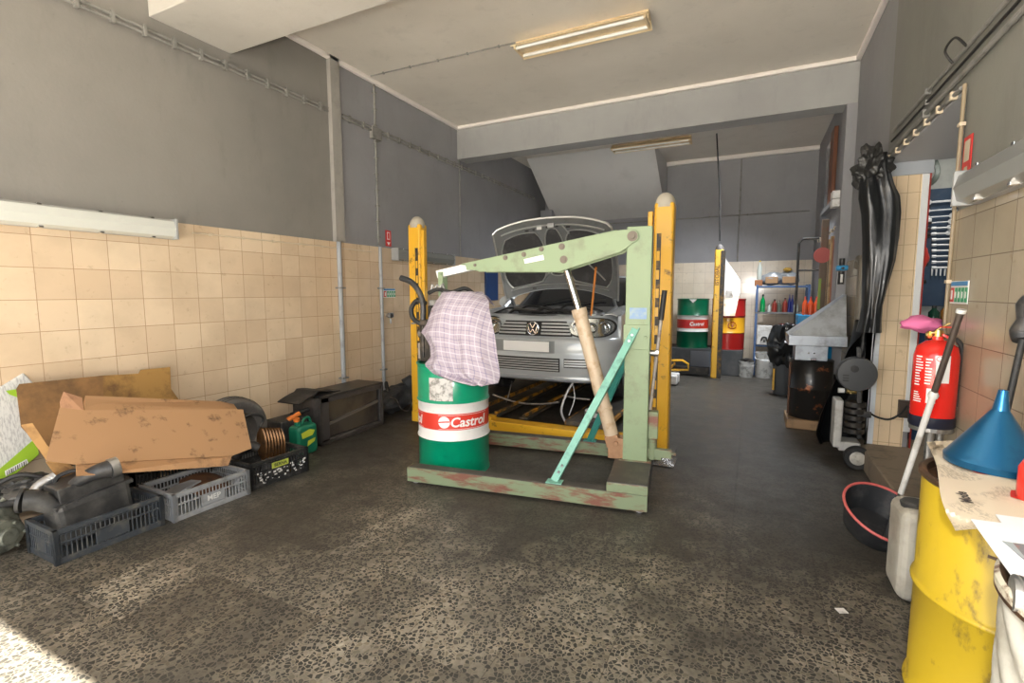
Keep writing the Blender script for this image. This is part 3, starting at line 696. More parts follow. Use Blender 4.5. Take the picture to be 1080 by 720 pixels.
for v in vs: G.append([bm.verts.new(shirt_pt(i/NU, v)) for i in range(NU+1)])
LL = 0
for j in range(len(vs)-1):
    for i in range(NU):
        f = bm.faces.new([G[j][i],G[j][i+1],G[j+1][i+1],G[j+1][i]])
        for l in f.loops:
            l[uvl].uv = (l.vert.co.x + .03*math.sin(l.vert.co.z*7), l.vert.co.z + .5*l.vert.co.y + .05*l.vert.co.x)
bm.normal_update(); bmesh.ops.solidify(bm, geom=bm.faces[:], thickness=.003)
sh = mb.build('shirt', shirtmat, None, smooth=True, auto=80)
tag(sh, 'lilac and white plaid shirt draped over the engine on the green drum', 'shirt')

# ================================================================ FOUR-POST LIFT
lift = thing('car_lift', 'yellow four post car lift carrying the silver car', 'car lift', (-2.03, 6.5, 0))
capm = M('cream_post_cap', (.50,.46,.38), .5, dirt=(.32,.29,.24), dscale=12)
dgrey = M('dark_slot_metal', (.05,.045,.04), .5, .4, dirt=(.25,.14,.03), dscale=16)
def post(cx, cy, top, side, w=.165, d=.14, cm=None, plain=False):
    """side = +1 when the open channel faces -x (towards the lift centre)"""
    mb = MB()
    mb.box((cx-w/2, cy-d/2, .012), (cx+w/2, cy+d/2, top-.09))
    p = mb.build('post', yellow, lift, .022, seg=3)
    rr = w*.52
    MB().lathe([(rr,-.02),(rr,.0)]+[(rr*math.cos(R(a)), .11*math.sin(R(a))) for a in range(10,91,16)], (cx,cy,top-.11), 24).build('cap', cm or capm, p, smooth=True)
    if plain:
        B_((cx-w*.85, cy-d*.9, 0), (cx+w*.85, cy+d*.9, .012), 'base_plate', topsteel, p, .003); return p
    mb = MB(); x0 = cx - side*(w*.10); mb.box((min(x0,x0-side*.036), cy-d/2-.006, .35),(max(x0,x0-side*.036), cy-d/2+.004, top-.35)); mb.build('slot', dgrey, p, .001)
    mb = MB()
    for k in range(9): mb.box((x0-side*.034 if side>0 else x0+.008, cy-d/2-.008, .42+.16*k),(x0-side*.008 if side>0 else x0+.034, cy-d/2-.004, .50+.16*k))
    mb.build('ladder_bar', yellow, p, .002)
    mb = MB(); mb.box((cx-w/2-side*.05 if side>0 else cx+w/2+.01, cy-d/2, .15),(cx-w/2-side*.01 if side>0 else cx+w/2+.05, cy-d/2+.05, top-.16)); mb.build('guide_rail', yellow, p, .004)
    B_((cx-w*.85, cy-d*.9, 0), (cx+w*.85, cy+d*.9, .012), 'base_plate', topsteel, p, .003)
    return p
post(-.70, 4.46, 2.28, 1)
post(-3.36, 4.52, 2.27, -1)
p3 = post(-.50, 8.72, 2.20, 1, w=.13, cm=M('dark_grey_cap', (.10,.09,.085), .6), plain=True)
post(-3.36, 8.75, 2.20, -1)
# upright lettering on the distant post
text_obj('ISTOBAL', .085, 'lettering', M('dark_lettering',(.22,.10,.02),.5), p3, (-.517, 8.648, 1.70), (0,0,1), (-1,0,0), bold=.002)
B_((-.475,8.645,.02),(-.41,8.79,2.09),'dark_edge',dgrey,p3,.002)
def lift_part(lo, hi, name, mat=yellow, bevel=.006): return B_(lo, hi, name, mat, lift, bevel)
lift_part((-3.28,4.24,.04),(-.79,4.40,.155),'cross_beam'); lift_part((-3.28,8.80,.04),(-.60,8.95,.155),'cross_beam',greasy)
dyel = M('dirty_yellow_rail', (.62,.28,.02), .4, dirt=(.05,.035,.02), dscale=7, dlo=.44, dhi=.6)
rdk = M('runway_top', (.05,.045,.04), .5, .3, dirt=(.12,.09,.05), dscale=7)
for x0 in (-3.02, -1.58):
    mb = MB(); mb.mi = 0; mb.box((x0,4.40,.158),(x0+.42,8.95,.20)); mb.mi = 1; mb.box((x0+.02,4.39,.160),(x0+.40,8.96,.206)); mb.build('runway',[dyel,rdk],lift,.004)
for x in (-2.34,-2.02):
    mb = MB(); mb.mi=0; mb.box((x-.016,4.42,.158),(x+.016,8.9,.207)); mb.mi=1; mb.box((x-.05,4.41,.156),(x+.05,8.9,.18)); mb.build('jack_rail',[dyel,rdk],lift,.004)
B_((-2.44,4.24,.155),(-2.30,4.36,.19),'rail_bracket',yellow,lift,.004)
# clear plastic cover on the floor at the right post
mb = MB(); mb.grid(lambda u,v: (-.86+.34*u, 4.06+.26*v, .012+.05*(math.sin(u*3.1)*math.sin(v*3.1))*(1+.6*noise.noise(Vector((u*4,v*4,0))))), 14, 12, .003)
tag(mb.build('plastic_cover', M('clear_crumpled_plastic',(.6,.6,.6),.15,trans=.75,bmp=.8,bscale=25), None, smooth=True), 'crumpled clear plastic on the floor at the foot of the right yellow post', 'plastic')
# ================================================================ CAR
car = thing('car', 'silver hatchback with its bonnet raised, standing on the yellow four post lift', 'car', (-2.12, 6.9, .206))
silver = M('silver_car_paint', (.54,.58,.61), .30, .25, coat=.6)
slatm = M('silver_slat', (.50,.52,.53), .35, .4)
silver_in = M('silver_inner_panel', (.26,.275,.285), .36, .6, dirt=(.20,.21,.21), dscale=6)
glass_dk = M('dark_car_glass', (.02,.022,.025), .06, coat=.6)
blk = M('car_black_trim', (.02,.02,.02), .45)
CX, CY, CW, CB_ = -2.12, 4.86, .865, .44
EXP = 3.0
def fy(x):          # plan curve of the nose
    a = min(abs(x-CX)/CW, .9999); return CY + CB_*(1-(1-a**EXP)**(1/EXP))
def nose(u):        # u -1..1 round the nose
    th = u*math.pi/2; s_, c_ = math.sin(th), math.cos(th)
    return CX + CW*math.copysign(abs(s_)**(2/EXP), s_), CY + CB_*(1-abs(c_)**(2/EXP))
def band(prof, nm, mat, smooth=True, parent=car):
    """prof = [(inset, z)] swept round the nose"""
    mb = MB(); n = len(prof)-1
    def fn(u, v):
        i = min(int(v*n), n-1); f = v*n-i; ins = prof[i][0]*(1-f)+prof[i+1][0]*f; z = prof[i][1]*(1-f)+prof[i+1][1]*f
        x, y = nose(-1+2*u); k = abs(x-CX)/CW
        return (CX + (x-CX)*(1-ins*.6), y + ins*(1-.5*k), z)
    mb.grid(fn, 60, n*3 if n < 8 else n, .012); return mb.build(nm, mat, parent, smooth=smooth, auto=50)
bumper = band([(.14,.465),(.04,.475),(.015,.50),(.03,.515),(.02,.55),(.0,.60),(-.012,.70),(-.012,.755),(.006,.775),(.0,.80),(.0,.885),(.012,.93),(.04,.945)], 'front_bumper', silver)
band([(.045,.945),(.055,.96),(.07,1.05),(.10,1.135),(.15,1.17),(.22,1.19)], 'front_wing_panel', silver)
# overlays following the nose curve
def on_nose(xa, xb, za, zb, ins, nm, mat, parent=car, th=.008, slope=.35, n=24):
    mb = MB(); mb.grid(lambda u, v: ((xa+(xb-xa)*u), fy(xa+(xb-xa)*u) + ins + ((za+(zb-za)*v)-1.0)*slope, za+(zb-za)*v), n, 3, th)
    return mb.build(nm, mat, parent, smooth=True)
gr = on_nose(-2.555, -1.685, .965, 1.125, .040, 'grille', blk, slope=.30)
for z in (.985, 1.02, 1.055, 1.09):
    for xa, xb in ((-2.545,-2.215),(-2.03,-1.70)):
        on_nose(xa, xb, z, z+.017, .024, 'slat', slatm, gr, .012, .30)
on_nose(-2.56,-1.68,1.125,1.14,.03,'slat',silver,gr,.012,.30)
# round VW emblem
ez, ex = 1.045, -2.122; ey = fy(ex)+.015
mb = MB(); mb.cone((ex,ey+.03,ez),(ex,ey+.004,ez),.070,seg=36); emb = mb.build('emblem_disc', blk, gr, smooth=True)
mb = MB(); mb.tube([(ex+.067*math.cos(t),ey,ez+.067*math.sin(t)) for t in [2*math.pi*i/32 for i in range(33)]], .008, 8)
def stroke(pts):
    for a, b in zip(pts, pts[1:]): mb.bar((ex+a[0],ey-.001,ez+a[1]),(ex+b[0],ey-.001,ez+b[1]),.009,.011,up=(0,1,0))
stroke([(-.030,.054),(0,.004),(.030,.054)]); stroke([(-.057,.030),(-.028,-.050),(0,-.006),(.028,-.050),(.057,.030)])
mb.build('emblem', chrome, emb)
# headlamps
lens = M('clear_lamp_lens', (.9,.92,.93), .05, trans=1, ior=1.3)
refl = M('lamp_reflector', (.75,.77,.78), .16, .9)
for s in (-1, 1):
    xc, zc, hw, hh = CX + s*.615, 1.062, .215, .092
    def cap_pts(sc, ins):
        P = []
        for k in range(36):
            t = 2*math.pi*k/36; cx_, sz = math.cos(t), math.sin(t)
            px = math.copysign(abs(cx_)**(.62), cx_)*hw*sc; pz = math.copysign(abs(sz)**(.85), sz)*hh*(sc if sc < 1 else 1+(sc-1)*2)
            x = xc + px; x = max(CX-CW*.992, min(CX+CW*.992, x)); z = zc+pz
            P.append(Vector((x, fy(x) + ins + (z-1.0)*.35, z)))
        return P
    def capsule(sc, ins, th, nm, mat, par):
        mb = MB(); P = cap_pts(sc, ins); bm = mb.bm
        rings = []
        for f in (1, .66, .33):
            rings.append([bm.verts.new(Vector((xc+(p.x-xc)*f, fy(xc+(p.x-xc)*f)+ins+((zc+(p.z-zc)*f)-1.0)*.35, zc+(p.z-zc)*f))) for p in P])
        cv = bm.verts.new(Vector((xc, fy(xc)+ins+(zc-1.0)*.35, zc)))
        for a, b in zip(rings, rings[1:]):
            for i in range(36): bm.faces.new([a[i],a[(i+1)%36],b[(i+1)%36],b[i]])
        for i in range(36): bm.faces.new([rings[-1][i], rings[-1][(i+1)%36], cv])
        bm.normal_update(); bmesh.ops.solidify(bm, geom=bm.faces[:], thickness=th)
        return mb.build(nm, mat, par, smooth=True, auto=60)
    hl = capsule(1.07, .036, .012, 'headlight', blk, car)
    capsule(.99, .026, .006, 'reflector', refl, hl)
    for dx, r in ((-.115,.062),(.02,.050),(.135,.066)):
        x = xc+dx*1.0; y = fy(x)+.020+(zc-1)*.35
        mb = MB(); mb.lathe([(r,-.012),(r*.92,-.014),(r*.8,.0),(r*.4,.012),(0,.014)], seg=28, mat=Matrix.Translation((x,y,zc)) @ Matrix.Rotation(R(90),4,'X') @ Matrix.Rotation(R(180),4,'X')); mb.build('lamp_bowl', chrome, hl, smooth=True)
        mb = MB(); mb.tube([(x+r*math.cos(t),y-.012,zc+r*math.sin(t)) for t in [2*math.pi*i/24 for i in range(25)]], .005, 6); mb.build('bezel', blk, hl, smooth=True)
    capsule(1.02, -.002, .004, 'lens', lens, hl)
on_nose(-2.47, -1.925, .797, .905, -.012, 'number_plate', M('blank_white_plate', (.97,.97,.97), .3), bumper, .008, 0)
on_nose(-2.60, -1.865, .785, .915, -.002, 'plate_recess_shade', M('bumper_shade_strip',(.33,.36,.38),.35,.6), bumper, .006, 0)
# lower air intakes
lg = on_nose(-2.64, -1.80, .590, .735, -.024, 'lower_grille', blk, bumper, .010, 0)
for k in range(5): on_nose(-2.63,-1.81,.602+.026*k,.614+.026*k,-.036,'slat',slatm,lg,.010,0)
for xa, xb in ((-1.755,-1.475),(-2.76,-2.68)):
    fg = on_nose(xa, xb, .640, .735, -.024, 'lower_grille', blk, bumper, .010, 0)
    for k in range(3): on_nose(xa+.01,xb-.01,.655+.026*k,.668+.026*k,-.036,'slat',slatm,fg,.010,0)
on_nose(-2.72,-1.52,.527,.540,-.012,'bumper_line',M('bright_lip',(.62,.64,.66),.3,.7),bumper,.008,0)
# bonnet-less front: slam panel, bay, inner wings
BZ = 1.19
mb = MB(); mb.grid(lambda u,v: (CX-.70+1.40*u, fy(CX-.70+1.40*u)+.16+.10*v, BZ+.004-.012*abs(2*v-1)), 24, 4, .02); mb.build('slam_panel', M('dark_slam_panel',(.10,.105,.11),.35,.4), car, smooth=True)
B_((CX-.66,CY+.24,.80),(CX+.66,5.78,.84),'engine_bay_floor',greasy,car)
for s in (-1, 1):
    mb = MB(); mb.prism([(CX+s*.67,CY+.28,.80),(CX+s*.67,5.80,.80),(CX+s*.67,5.80,1.27),(CX+s*.67,CY+.28,1.16)],(s*.03,0,0)); mb.build('inner_wing', silver_in, car, .004)
    mb = MB(); mb.cone((CX+s*.54,5.42,.95),(CX+s*.54,5.42,1.20),.13,.10,seg=24); mb.cone((CX+s*.54,5.42,1.20),(CX+s*.54,5.42,1.225),.05,seg=16); mb.build('strut_tower', silver_in, car, .004, True)
B_((CX-.70,5.76,.80),(CX+.70,5.80,1.26),'bulkhead',M('grey_bulkhead',(.14,.145,.15),.45,.3,dirt=(.05,.05,.05)),car,.006)
bay = M('engine_bay_plastic', (.03,.03,.032), .35)
B_((CX-.60,5.15,.95),(CX-.34,5.50,1.17),'battery',bay,car,.012)
mb = MB(); mb.box((CX+.18,5.22,.95),(CX+.42,5.48,1.18)); mb.cone((CX+.18,5.3,1.15),(CX-.02,5.25,1.18),.04,seg=14); mb.build('air_box', bay, car, .014)
mb = MB(); mb.lathe([(0,0),(.075,0),(.085,.05),(.075,.12),(.03,.15),(.03,.17),(0,.17)], (CX+.60,5.10,1.03), 20); mb.build('coolant_bottle', M('milky_bottle',(.6,.62,.58),.35), car, smooth=True)
B_((CX-.10,5.20,1.12),(CX+.16,5.42,1.165),'alloy_cover',M('bright_alloy_cover',(.72,.73,.72),.35,.5),car,.008)
mb = MB(); mb.box((CX-.02,5.5,1.0),(CX+.5,5.7,1.12)); mb.build('wiper_motor_shelf', silver_in, car, .006)
hoses = [([(-.45,5.2,1.18),(-.30,5.08,1.24),(-.12,5.12,1.22),(.02,5.3,1.18)],.016),([(-.5,5.55,1.2),(-.3,5.45,1.27),(-.05,5.4,1.24),(.12,5.5,1.2)],.013),
         ([(.05,5.12,1.2),(.2,5.06,1.24),(.36,5.12,1.22),(.5,5.3,1.16)],.018),([(.0,5.6,1.2),(.2,5.52,1.29),(.45,5.55,1.22)],.012),([(-.62,5.1,1.18),(-.5,5.3,1.25),(-.55,5.6,1.22)],.010),
         ([(.3,5.35,1.2),(.45,5.25,1.28),(.62,5.4,1.22)],.010),([(-.2,5.3,1.17),(-.1,5.45,1.25),(.08,5.35,1.2)],.022)]
for pts, r in hoses: MB().tube([(CX+a,b,c) for a,b,c in pts], r, 8, 6).build('hose', rubber, car, smooth=True)
# side bodies with wheel arches
wf, wr_, wz, ar = CY+.80, CY+3.31, .50, .345
def side_poly(x):
    P = [(CY+.43,.52)]
    P += [(CY+.44,.52)]
    P += [(wf+ar*math.cos(R(a)), wz+ar*math.sin(R(a))) for a in range(176, 3, -12)]
    P += [(wf+ar+.02,.43),(wr_-ar-.02,.43)]
    P += [(wr_+ar*math.cos(R(a)), wz+ar*math.sin(R(a))) for a in range(176, 3, -12)]
    P += [(CY+4.10,.55),(CY+4.14,.9),(CY+4.10,1.22),(CY+2.2,1.215),(CY+.95,1.245),(CY+.62,1.225),(CY+.43,1.175)]
    return [(x, a, b) for a, b in P]
for s in (-1, 1):
    xo = CX+s*CW; mb = MB(); mb.prism(side_poly(xo), (-s*.045,0,0)); mb.build('side_panel', silver, car, .018)
    mb = MB()   # wing top flowing inwards to the bay opening
    mb.grid(lambda u,v: (xo - s*(.02+.17*u), CY+.30+.95*v+ (.0 if u<.5 else .0), 1.175+.075*min(1,v*1.1)+.018*math.sin(u*math.pi)), 6, 14, .01); mb.build('wing_top', silver, car, smooth=True)
    for wy in (wf, wr_):
        mb = MB(); T = Matrix.Translation((CX+s*.76, wy, wz+.0)) @ Matrix.Rotation(R(90),4,'Y')
        mb.lathe([(.19,-.09),(.26,-.098),(.292,-.07),(.295,0),(.292,.07),(.26,.098),(.19,.09)], seg=40, mat=T); w = mb.build('wheel', rubber, car, smooth=True)
        mb = MB(); mb.lathe([(0,.06*s),(.05,.075*s),(.17,.06*s),(.195,.085*s)], seg=30, mat=T); mb.build('wheel_rim', steel, w, smooth=True)
        mb = MB(); mb.lathe([(.345,-.13),(.345,.13)], (0,0,0), 28, T, R(90), R(270)); mb.build('arch_liner', blk, car)
# cabin: doors' glass, pillars and roof
def cs(z, k): return CW*k
mb = MB()
yA0, yA1, yC1, yC0, zr = 5.82, 6.55, 8.50, 8.92, 1.655
prof = [(0.0,1.235,5.82,8.95,.97),(0.35,1.40,6.12,8.86,.93),(0.7,1.54,6.38,8.74,.88),(.9,1.625,6.56,8.62,.80),(1.,1.655,6.75,8.5,.62)]
rings = []
bm = mb.bm
for _, z, ya, yb, k in prof:
    ring = []; n = 32
    for i in range(n):
        t = 2*math.pi*i/n; c_, s_ = math.cos(t), math.sin(t); e = .36
        ring.append(bm.verts.new((CX + CW*.98*k*math.copysign(abs(c_)**e, c_), (ya+yb)/2 + (yb-ya)/2*math.copysign(abs(s_)**e, s_), z)))
    rings.append(ring)
for j, (a, b) in enumerate(zip(rings, rings[1:])):
    for i in range(32):
        f = bm.faces.new([a[i],a[(i+1)%32],b[(i+1)%32],b[i]]); f.material_index = 0 if j < 3 else 1
f = bm.faces.new(rings[-1]); f.material_index = 1
mb.build('cabin', [glass_dk, silver], car, smooth=True, auto=50)
for s in (-1, 1):
    for pts in ([(.965,5.84,1.24),(.925,6.14,1.41),(.875,6.42,1.55),(.80,6.66,1.645)],[(.975,7.35,1.24),(.935,7.35,1.42),(.885,7.33,1.56),(.81,7.3,1.645)],[(.97,8.75,1.24),(.92,8.66,1.42),(.87,8.55,1.56),(.79,8.4,1.645)]):
        MB().tube([(CX+s*CW*a*1.0,b,c) for a,b,c in pts], .032, 8, 4).build('pillar', silver, car, smooth=True)
    mb = MB(); mb.lathe([(0,-.05),(.055,-.045),(.085,0),(.07,.04),(0,.05)], seg=18, mat=Matrix.Translation((CX+s*1.0,6.22,1.30)) @ Matrix.Scale(1.25,4,(1,0,0)) @ Matrix.Rotation(R(90),4,'X')); mb.build('door_mirror', silver, car, smooth=True)
mb = MB(); mb.grid(lambda u,v: (CX-.66+1.32*u, 5.80+.13*v, 1.225+.03*v+.02*math.sin(u*math.pi)), 16, 3, .01); mb.build('scuttle', blk, car, smooth=True)
for x0, x1 in ((-.45,.05),(.0,.5)): MB().tube([(CX+x0,5.84,1.26),(CX+x1,6.0,1.36)], .008, 6).build('wiper', blk, car)
# raised bonnet
def hood(s_, t_, off=0.):
    """s -1..1 across, t 0 hinge .. 1 tip, off towards the camera"""
    w = .725 + .02*math.sin(t_*3.1)
    z0 = 1.475 - .145*abs(s_)**2.2; z1 = 2.285 - .13*abs(s_)**2.4 - .03*max(0,abs(s_)-.93)/.07
    z = z0 + (z1-z0)*t_
    y = 5.70 - .36*t_ + .045*math.sin(t_*math.pi) + .035*(1-s_*s_)
    return Vector((CX + w*s_, y - off, z))
mb = MB(); mb.grid(lambda u,v: hood(-1+2*u, v, 0), 36, 20, .006); hd = mb.build('bonnet', silver, car, smooth=True)
mb = MB(); mb.grid(lambda u,v: hood((-1+2*u)*.985, .01+.975*v, .022), 36, 20, .006); mb.build('inner_skin', silver_in, hd, smooth=True)
pad = M('dark_bonnet_liner', (.04,.04,.042), .75, dirt=(.08,.08,.08), dscale=9)
def padshape(cx_, hw, t0, t1, kt, kb):
    """rounded pad outline in bonnet coordinates filled as a curved sheet"""
    mb = MB()
    def fn(u, v):
        a = -1+2*u; tt = t0+(t1-t0)*v
        k = 1-abs(2*v-1)**3.2*(kt if v > .5 else kb)
        return hood(cx_+hw*a*k, tt + .02*(1-a*a)*(1 if v>.5 else -1)*abs(2*v-1), .031)
    mb.grid(fn, 16, 16, .006); p = mb.build('liner_pad', pad, hd, smooth=True)
    pts = []
    for q in range(49):
        w = q/48*4; 
        if w < 1: u, v = w, 0
        elif w < 2: u, v = 1, w-1
        elif w < 3: u, v = 3-w, 1
        else: u, v = 0, 4-w
        pts.append(fn(u, v)+Vector((0,-.006,0)))
    MB().tube(pts, .0085, 6).build('pressed_rib', M('bright_pressed_rib',(.60,.62,.63),.28,.8), p, smooth=True)
padshape(-.55,.375,.13,.82,.30,.28); padshape(-.0,.155,.22,.84,.5,.3); padshape(.55,.375,.13,.82,.30,.28)
rib = MATS['bright_pressed_rib']
for a, b in (((-.16,.24),(-.30,.12)),((.16,.24),(.30,.12)),((-.86,.10),(-.40,.08)),((.86,.10),(.40,.08)),((-.40,.08),(.40,.08)),((.28,.55),(.80,.22)),((.18,.9),(.28,.78))):
    pts = [hood(a[0]+(b[0]-a[0])*k/6, a[1]+(b[1]-a[1])*k/6, .042) for k in range(7)]
    MB().tube(pts, .009, 6).build('diagonal_rib', rib, hd, smooth=True)
edge = [hood(-1+2*k/30, 1, .012) for k in range(31)]
MB().tube(edge, .014, 8).build('front_edge', rib, hd, smooth=True)
MB().tube([hood(-1+2*k/30, .90, .030) for k in range(2,29)], .010, 8).build('front_crease', rib, hd, smooth=True)
for s in (-1,1): MB().tube([hood(s, k/12, .012) for k in range(13)], .012, 8).build('side_edge', rib, hd, smooth=True)
mb = MB()
for s_, t_, w, h in ((-.42,.86,.05,.018),(-.30,.86,.03,.018),(.28,.87,.05,.018),(.10,.88,.03,.02),(-.06,.88,.04,.03),(-.45,.04,.05,.012),(.30,.05,.06,.012)):
    p = hood(s_, t_, .040); mb.box(p-Vector((w/2,.004,h/2)), p+Vector((w/2,.004,h/2)))
mb.build('cut_out', blk, hd, .003)
p = hood(-.20,.88,.042); MB().box(p-Vector((.03,.004,.024)), p+Vector((.03,.004,.024))).build('white_sticker', white, hd)
p = hood(.01,.90,.05); mb = MB(); mb.box(p-Vector((.04,.02,.035)),p+Vector((.04,.01,.02))); mb.build('latch', steel, hd, .005)
for s in (-1,1):
    a = hood(s*.92,.02,.0); mb = MB(); mb.bar(a, (a.x,5.82,1.25), .02,.05); mb.build('hinge', silver_in, hd, .002)
MB().tube([PY(628.5,282,5.33), PY(623.5,332,5.08), PY(623,338,5.05)], .012, 8).build('bonnet_stay', M('orange_stay',(.72,.26,.05),.4), car, smooth=True)
# things hanging beneath the nose
MB().tube([PY(520,416,5.0),PY(545,424,4.95),PY(570,426,4.9),PY(590,424,4.9)], .012, 8, 5).build('exhaust_pipe', steel, car, smooth=True)
MB().tube([PY(604,404,4.95),PY(598,414,4.9),PY(592,432,4.85),PY(596,444,4.85),PY(600,446,4.85)], .014, 8, 6).build('hanging_hose', M('foil_hose',(.45,.45,.45),.4,.5), car, smooth=True)
MB().tube([PY(604,404,5.0),PY(606,420,4.95),PY(600,438,4.9)], .007, 8, 6).build('hanging_hose', MATS['foil_hose'], car, smooth=True)
MB().tube([PY(594,417,5.0),PY(610,420,5.0),PY(622,421,5.0)], .012, 8, 3).build('anti_roll_bar', steel, car, smooth=True)
MB().tube([PY(540,402,5.1),PY(536,418,5.0),PY(534,424,5.0)], .008, 6, 3).build('hanging_cable', steel, car, smooth=True)
mb = MB(); mb.box((CX-.55,5.25,.55),(CX+.55,5.9,.62)); mb.box((CX-.35,5.3,.48),(CX+.2,5.6,.56)); mb.build('subframe', greasy, car, .02)
B_((CX-.80,5.9,.42),(CX+.80,8.8,.50),'floor_pan',blk,car,.02)
B_((CX-.82,8.84,.5),(CX+.82,8.98,1.22),'tailgate',silver,car,.04)
# under the car: bucket, tyres, flat board on the shop floor
bk = thing('bucket', 'white plastic bucket under the car behind the tan cylinder', 'bucket', (-1.34,4.78,0))
MB().lathe([(0,0),(.10,0),(.125,.24),(.132,.25),(.126,.255),(.118,.24),(.095,.015),(0,.015)], (-1.34,4.72,.0), 28).build('tub', whitepl, bk, smooth=True)
MB().tube([(-1.34+.13*math.cos(t),4.72-.02-.10*math.sin(t),.24-.06*math.sin(t)) for t in [math.pi*i/12 for i in range(13)]], .003, 6).build('bail_handle', steel, bk)
tag(MB().box((-2.02,4.50,.0),(-1.62,4.72,.02),Matrix.Rotation(R(-6),3,'Z')).build('plywood_offcut', M('plywood',(.36,.24,.14),.6,dirt=(.12,.08,.06)), None), 'brown wooden board lying on the floor under the front of the car', 'board')
# ================================================================ LEFT SIDE CLUTTER
def PN(x, y, p0, n): d = ray(x, y); n = Vector(n); return CAM + d*((Vector(p0)-CAM).dot(n)/d.dot(n))
def crate(label, x0, y0, rz, Lx, Ly, H, mat, z=0., nb=14, name='plastic_crate', grp=None):
    """origin at the corner nearest the room and camera; Lx runs to the wall (-x), Ly runs along +y"""
    t = thing(name, label, 'crate', (x0, y0, z), rz)
    T = W(t)
    def side(p, q, nm):
        p, q = Vector((*p,0)), Vector((*q,0)); e = (q-p).normalized(); n_ = Vector((e.y,-e.x,0)); L = (q-p).length
        mb = MB()
        for za, zb, th in ((0,.035,.012),(H*.56,H*.62,.010),(H*.82,H*.86,.010),(H-.022,H,.024)):
            mb.bar(p+Vector((0,0,(za+zb)/2)), q+Vector((0,0,(za+zb)/2)), th, zb-za)
        k = int(L/.022)
        for i in range(k+1):
            c = p + e*(L*i/k); mb.bar(c, c+Vector((0,0,H-.01)), .007, .006, up=n_)
        # solid centre panel carrying the maker's plate
        c = (p+q)/2; mb.bar(c-e*L*.16+Vector((0,0,H*.42)), c+e*L*.16+Vector((0,0,H*.42)), .010, H*.42)
        for c in (p, q): mb.bar(c, c+Vector((0,0,H)), .026, .026, up=n_)
        mb.xform(T); return mb.build(nm, mat, t, .002, seg=1)
    c = [(0,0),(0,Ly),(-Lx,Ly),(-Lx,0)]
    for i in range(4): side(c[i], c[(i+1)%4], 'side')
    mb = MB(); mb.box((-Lx,0,.004),(0,Ly,.016)); mb.xform(T); mb.build('base', mat, t)
    return t, T
darkcr = M('dark_slate_crate', (.05,.058,.068), .45, dirt=(.12,.115,.10), dscale=12)
greycr = M('light_grey_crate', (.30,.31,.32), .5, dirt=(.18,.18,.17), dscale=10)
blackcr = M('black_crate', (.022,.022,.022), .42, dirt=(.12,.11,.10), dscale=16, dlo=.52, dhi=.8)
c1, T1 = crate('dark slate plastic crate nearest the camera holding the black air filter box', -3.25, 1.17, R(-1), .31, .51, .19, darkcr)
c2, T2 = crate('light grey plastic crate in the middle of the row on the left', -3.205, 1.735, R(-2), .37, .49, .18, greycr)
c3, T3 = crate('black plastic crate with yellow label at the far end of the row', -3.215, 2.27, R(-4), .37, .47, .20, blackcr)
crate('black plastic crate half hidden under the cardboard behind the light grey crate', -3.62, 1.72, R(0), .34, .50, .27, blackcr)
def crate_text(T, Ly, H, s, size, mat, parent, dz=0, dy=0, plate=None):
    o_ = T @ Vector((.0085, Ly/2+dy, H*.44+dz))
    if plate:
        mb = MB(); mb.box((.005,Ly/2+dy-.07,H*.44+dz-.022),(.0075,Ly/2+dy+.07,H*.44+dz+.022)); mb.xform(T); mb.build('label_plate', plate, parent)
    text_obj(s, size, 'lettering', mat, parent, o_, T.to_3x3() @ Vector((0,1,0)), (0,0,1), bold=.001, lift=.0015)
crate_text(T2, .49, .18, 'MEP', .05, whitepl, c2)
crate_text(T3, .47, .20, 'BERNA', .034, M('label_dark_text',(.05,.06,.02),.5), c3, .05, -.0, M('label_yellow_green',(.45,.50,.08),.5))
mb = MB()
random.seed(11)
for k in range(46):
    y = .03+.41*random.random(); z = .025+.085*random.random(); mb.box((.007,y,z),(.0085,y+.006+.016*random.random(),z+.003+.012*random.random()))
mb.xform(T3); mb.build('white_print', whitepl, c3)

# air filter housing in the first crate
af = thing('air_filter_box', 'dusty black car air filter housing with thick hoses lying in the nearest crate', 'car part', (-3.42,1.4,.05))
dusty = M('dusty_black_plastic', (.03,.03,.031), .45, dirt=(.10,.097,.09), dscale=7, dlo=.42, dhi=.7)
mb = MB(); mb.box((-3.52,1.22,.06),(-3.32,1.58,.30),Matrix.Rotation(R(6),3,'X')); mb.build('lower_shell', dusty, af, .03)
mb = MB(); mb.box((-3.55,1.24,.29),(-3.35,1.55,.385),Matrix.Rotation(R(6),3,'X')); mb.box((-3.57,1.21,.275),(-3.33,1.59,.30),Matrix.Rotation(R(6),3,'X'))
for k in range(6): mb.box((-3.335,1.25+.055*k,.20),(-3.325,1.265+.055*k,.285),Matrix.Rotation(R(6),3,'X'))
mb.build('upper_shell', dusty, af, .02)
MB().tube([(-3.45,1.13,.335),(-3.43,1.17,.325),(-3.40,1.22,.28),(-3.38,1.30,.22)], [.058,.055,.045,.05], 20, 5).build('intake_hose', dusty, af, smooth=True)
mb = MB(); mb.tube([(-3.46,1.118,.338),(-3.45,1.13,.335)], .064, 20); mb.build('hose_collar', blackpl, af, smooth=True)
MB().tube([(-3.40,1.33,.36),(-3.34,1.35,.40),(-3.29,1.40,.43),(-3.27,1.45,.435)], [.032,.034,.044,.05], 18, 5).build('outlet_elbow', blackpl, af, smooth=True)
MB().tube([(-3.27,1.445,.435),(-3.265,1.485,.44)], .056, 20).build('clamp_ring', steel, af, smooth=True)
MB().tube([(-3.50,1.28,.36),(-3.50,1.30,.40),(-3.47,1.36,.42),(-3.44,1.40,.40)], .012, 8, 6).build('thin_hose', rubber, af, smooth=True)
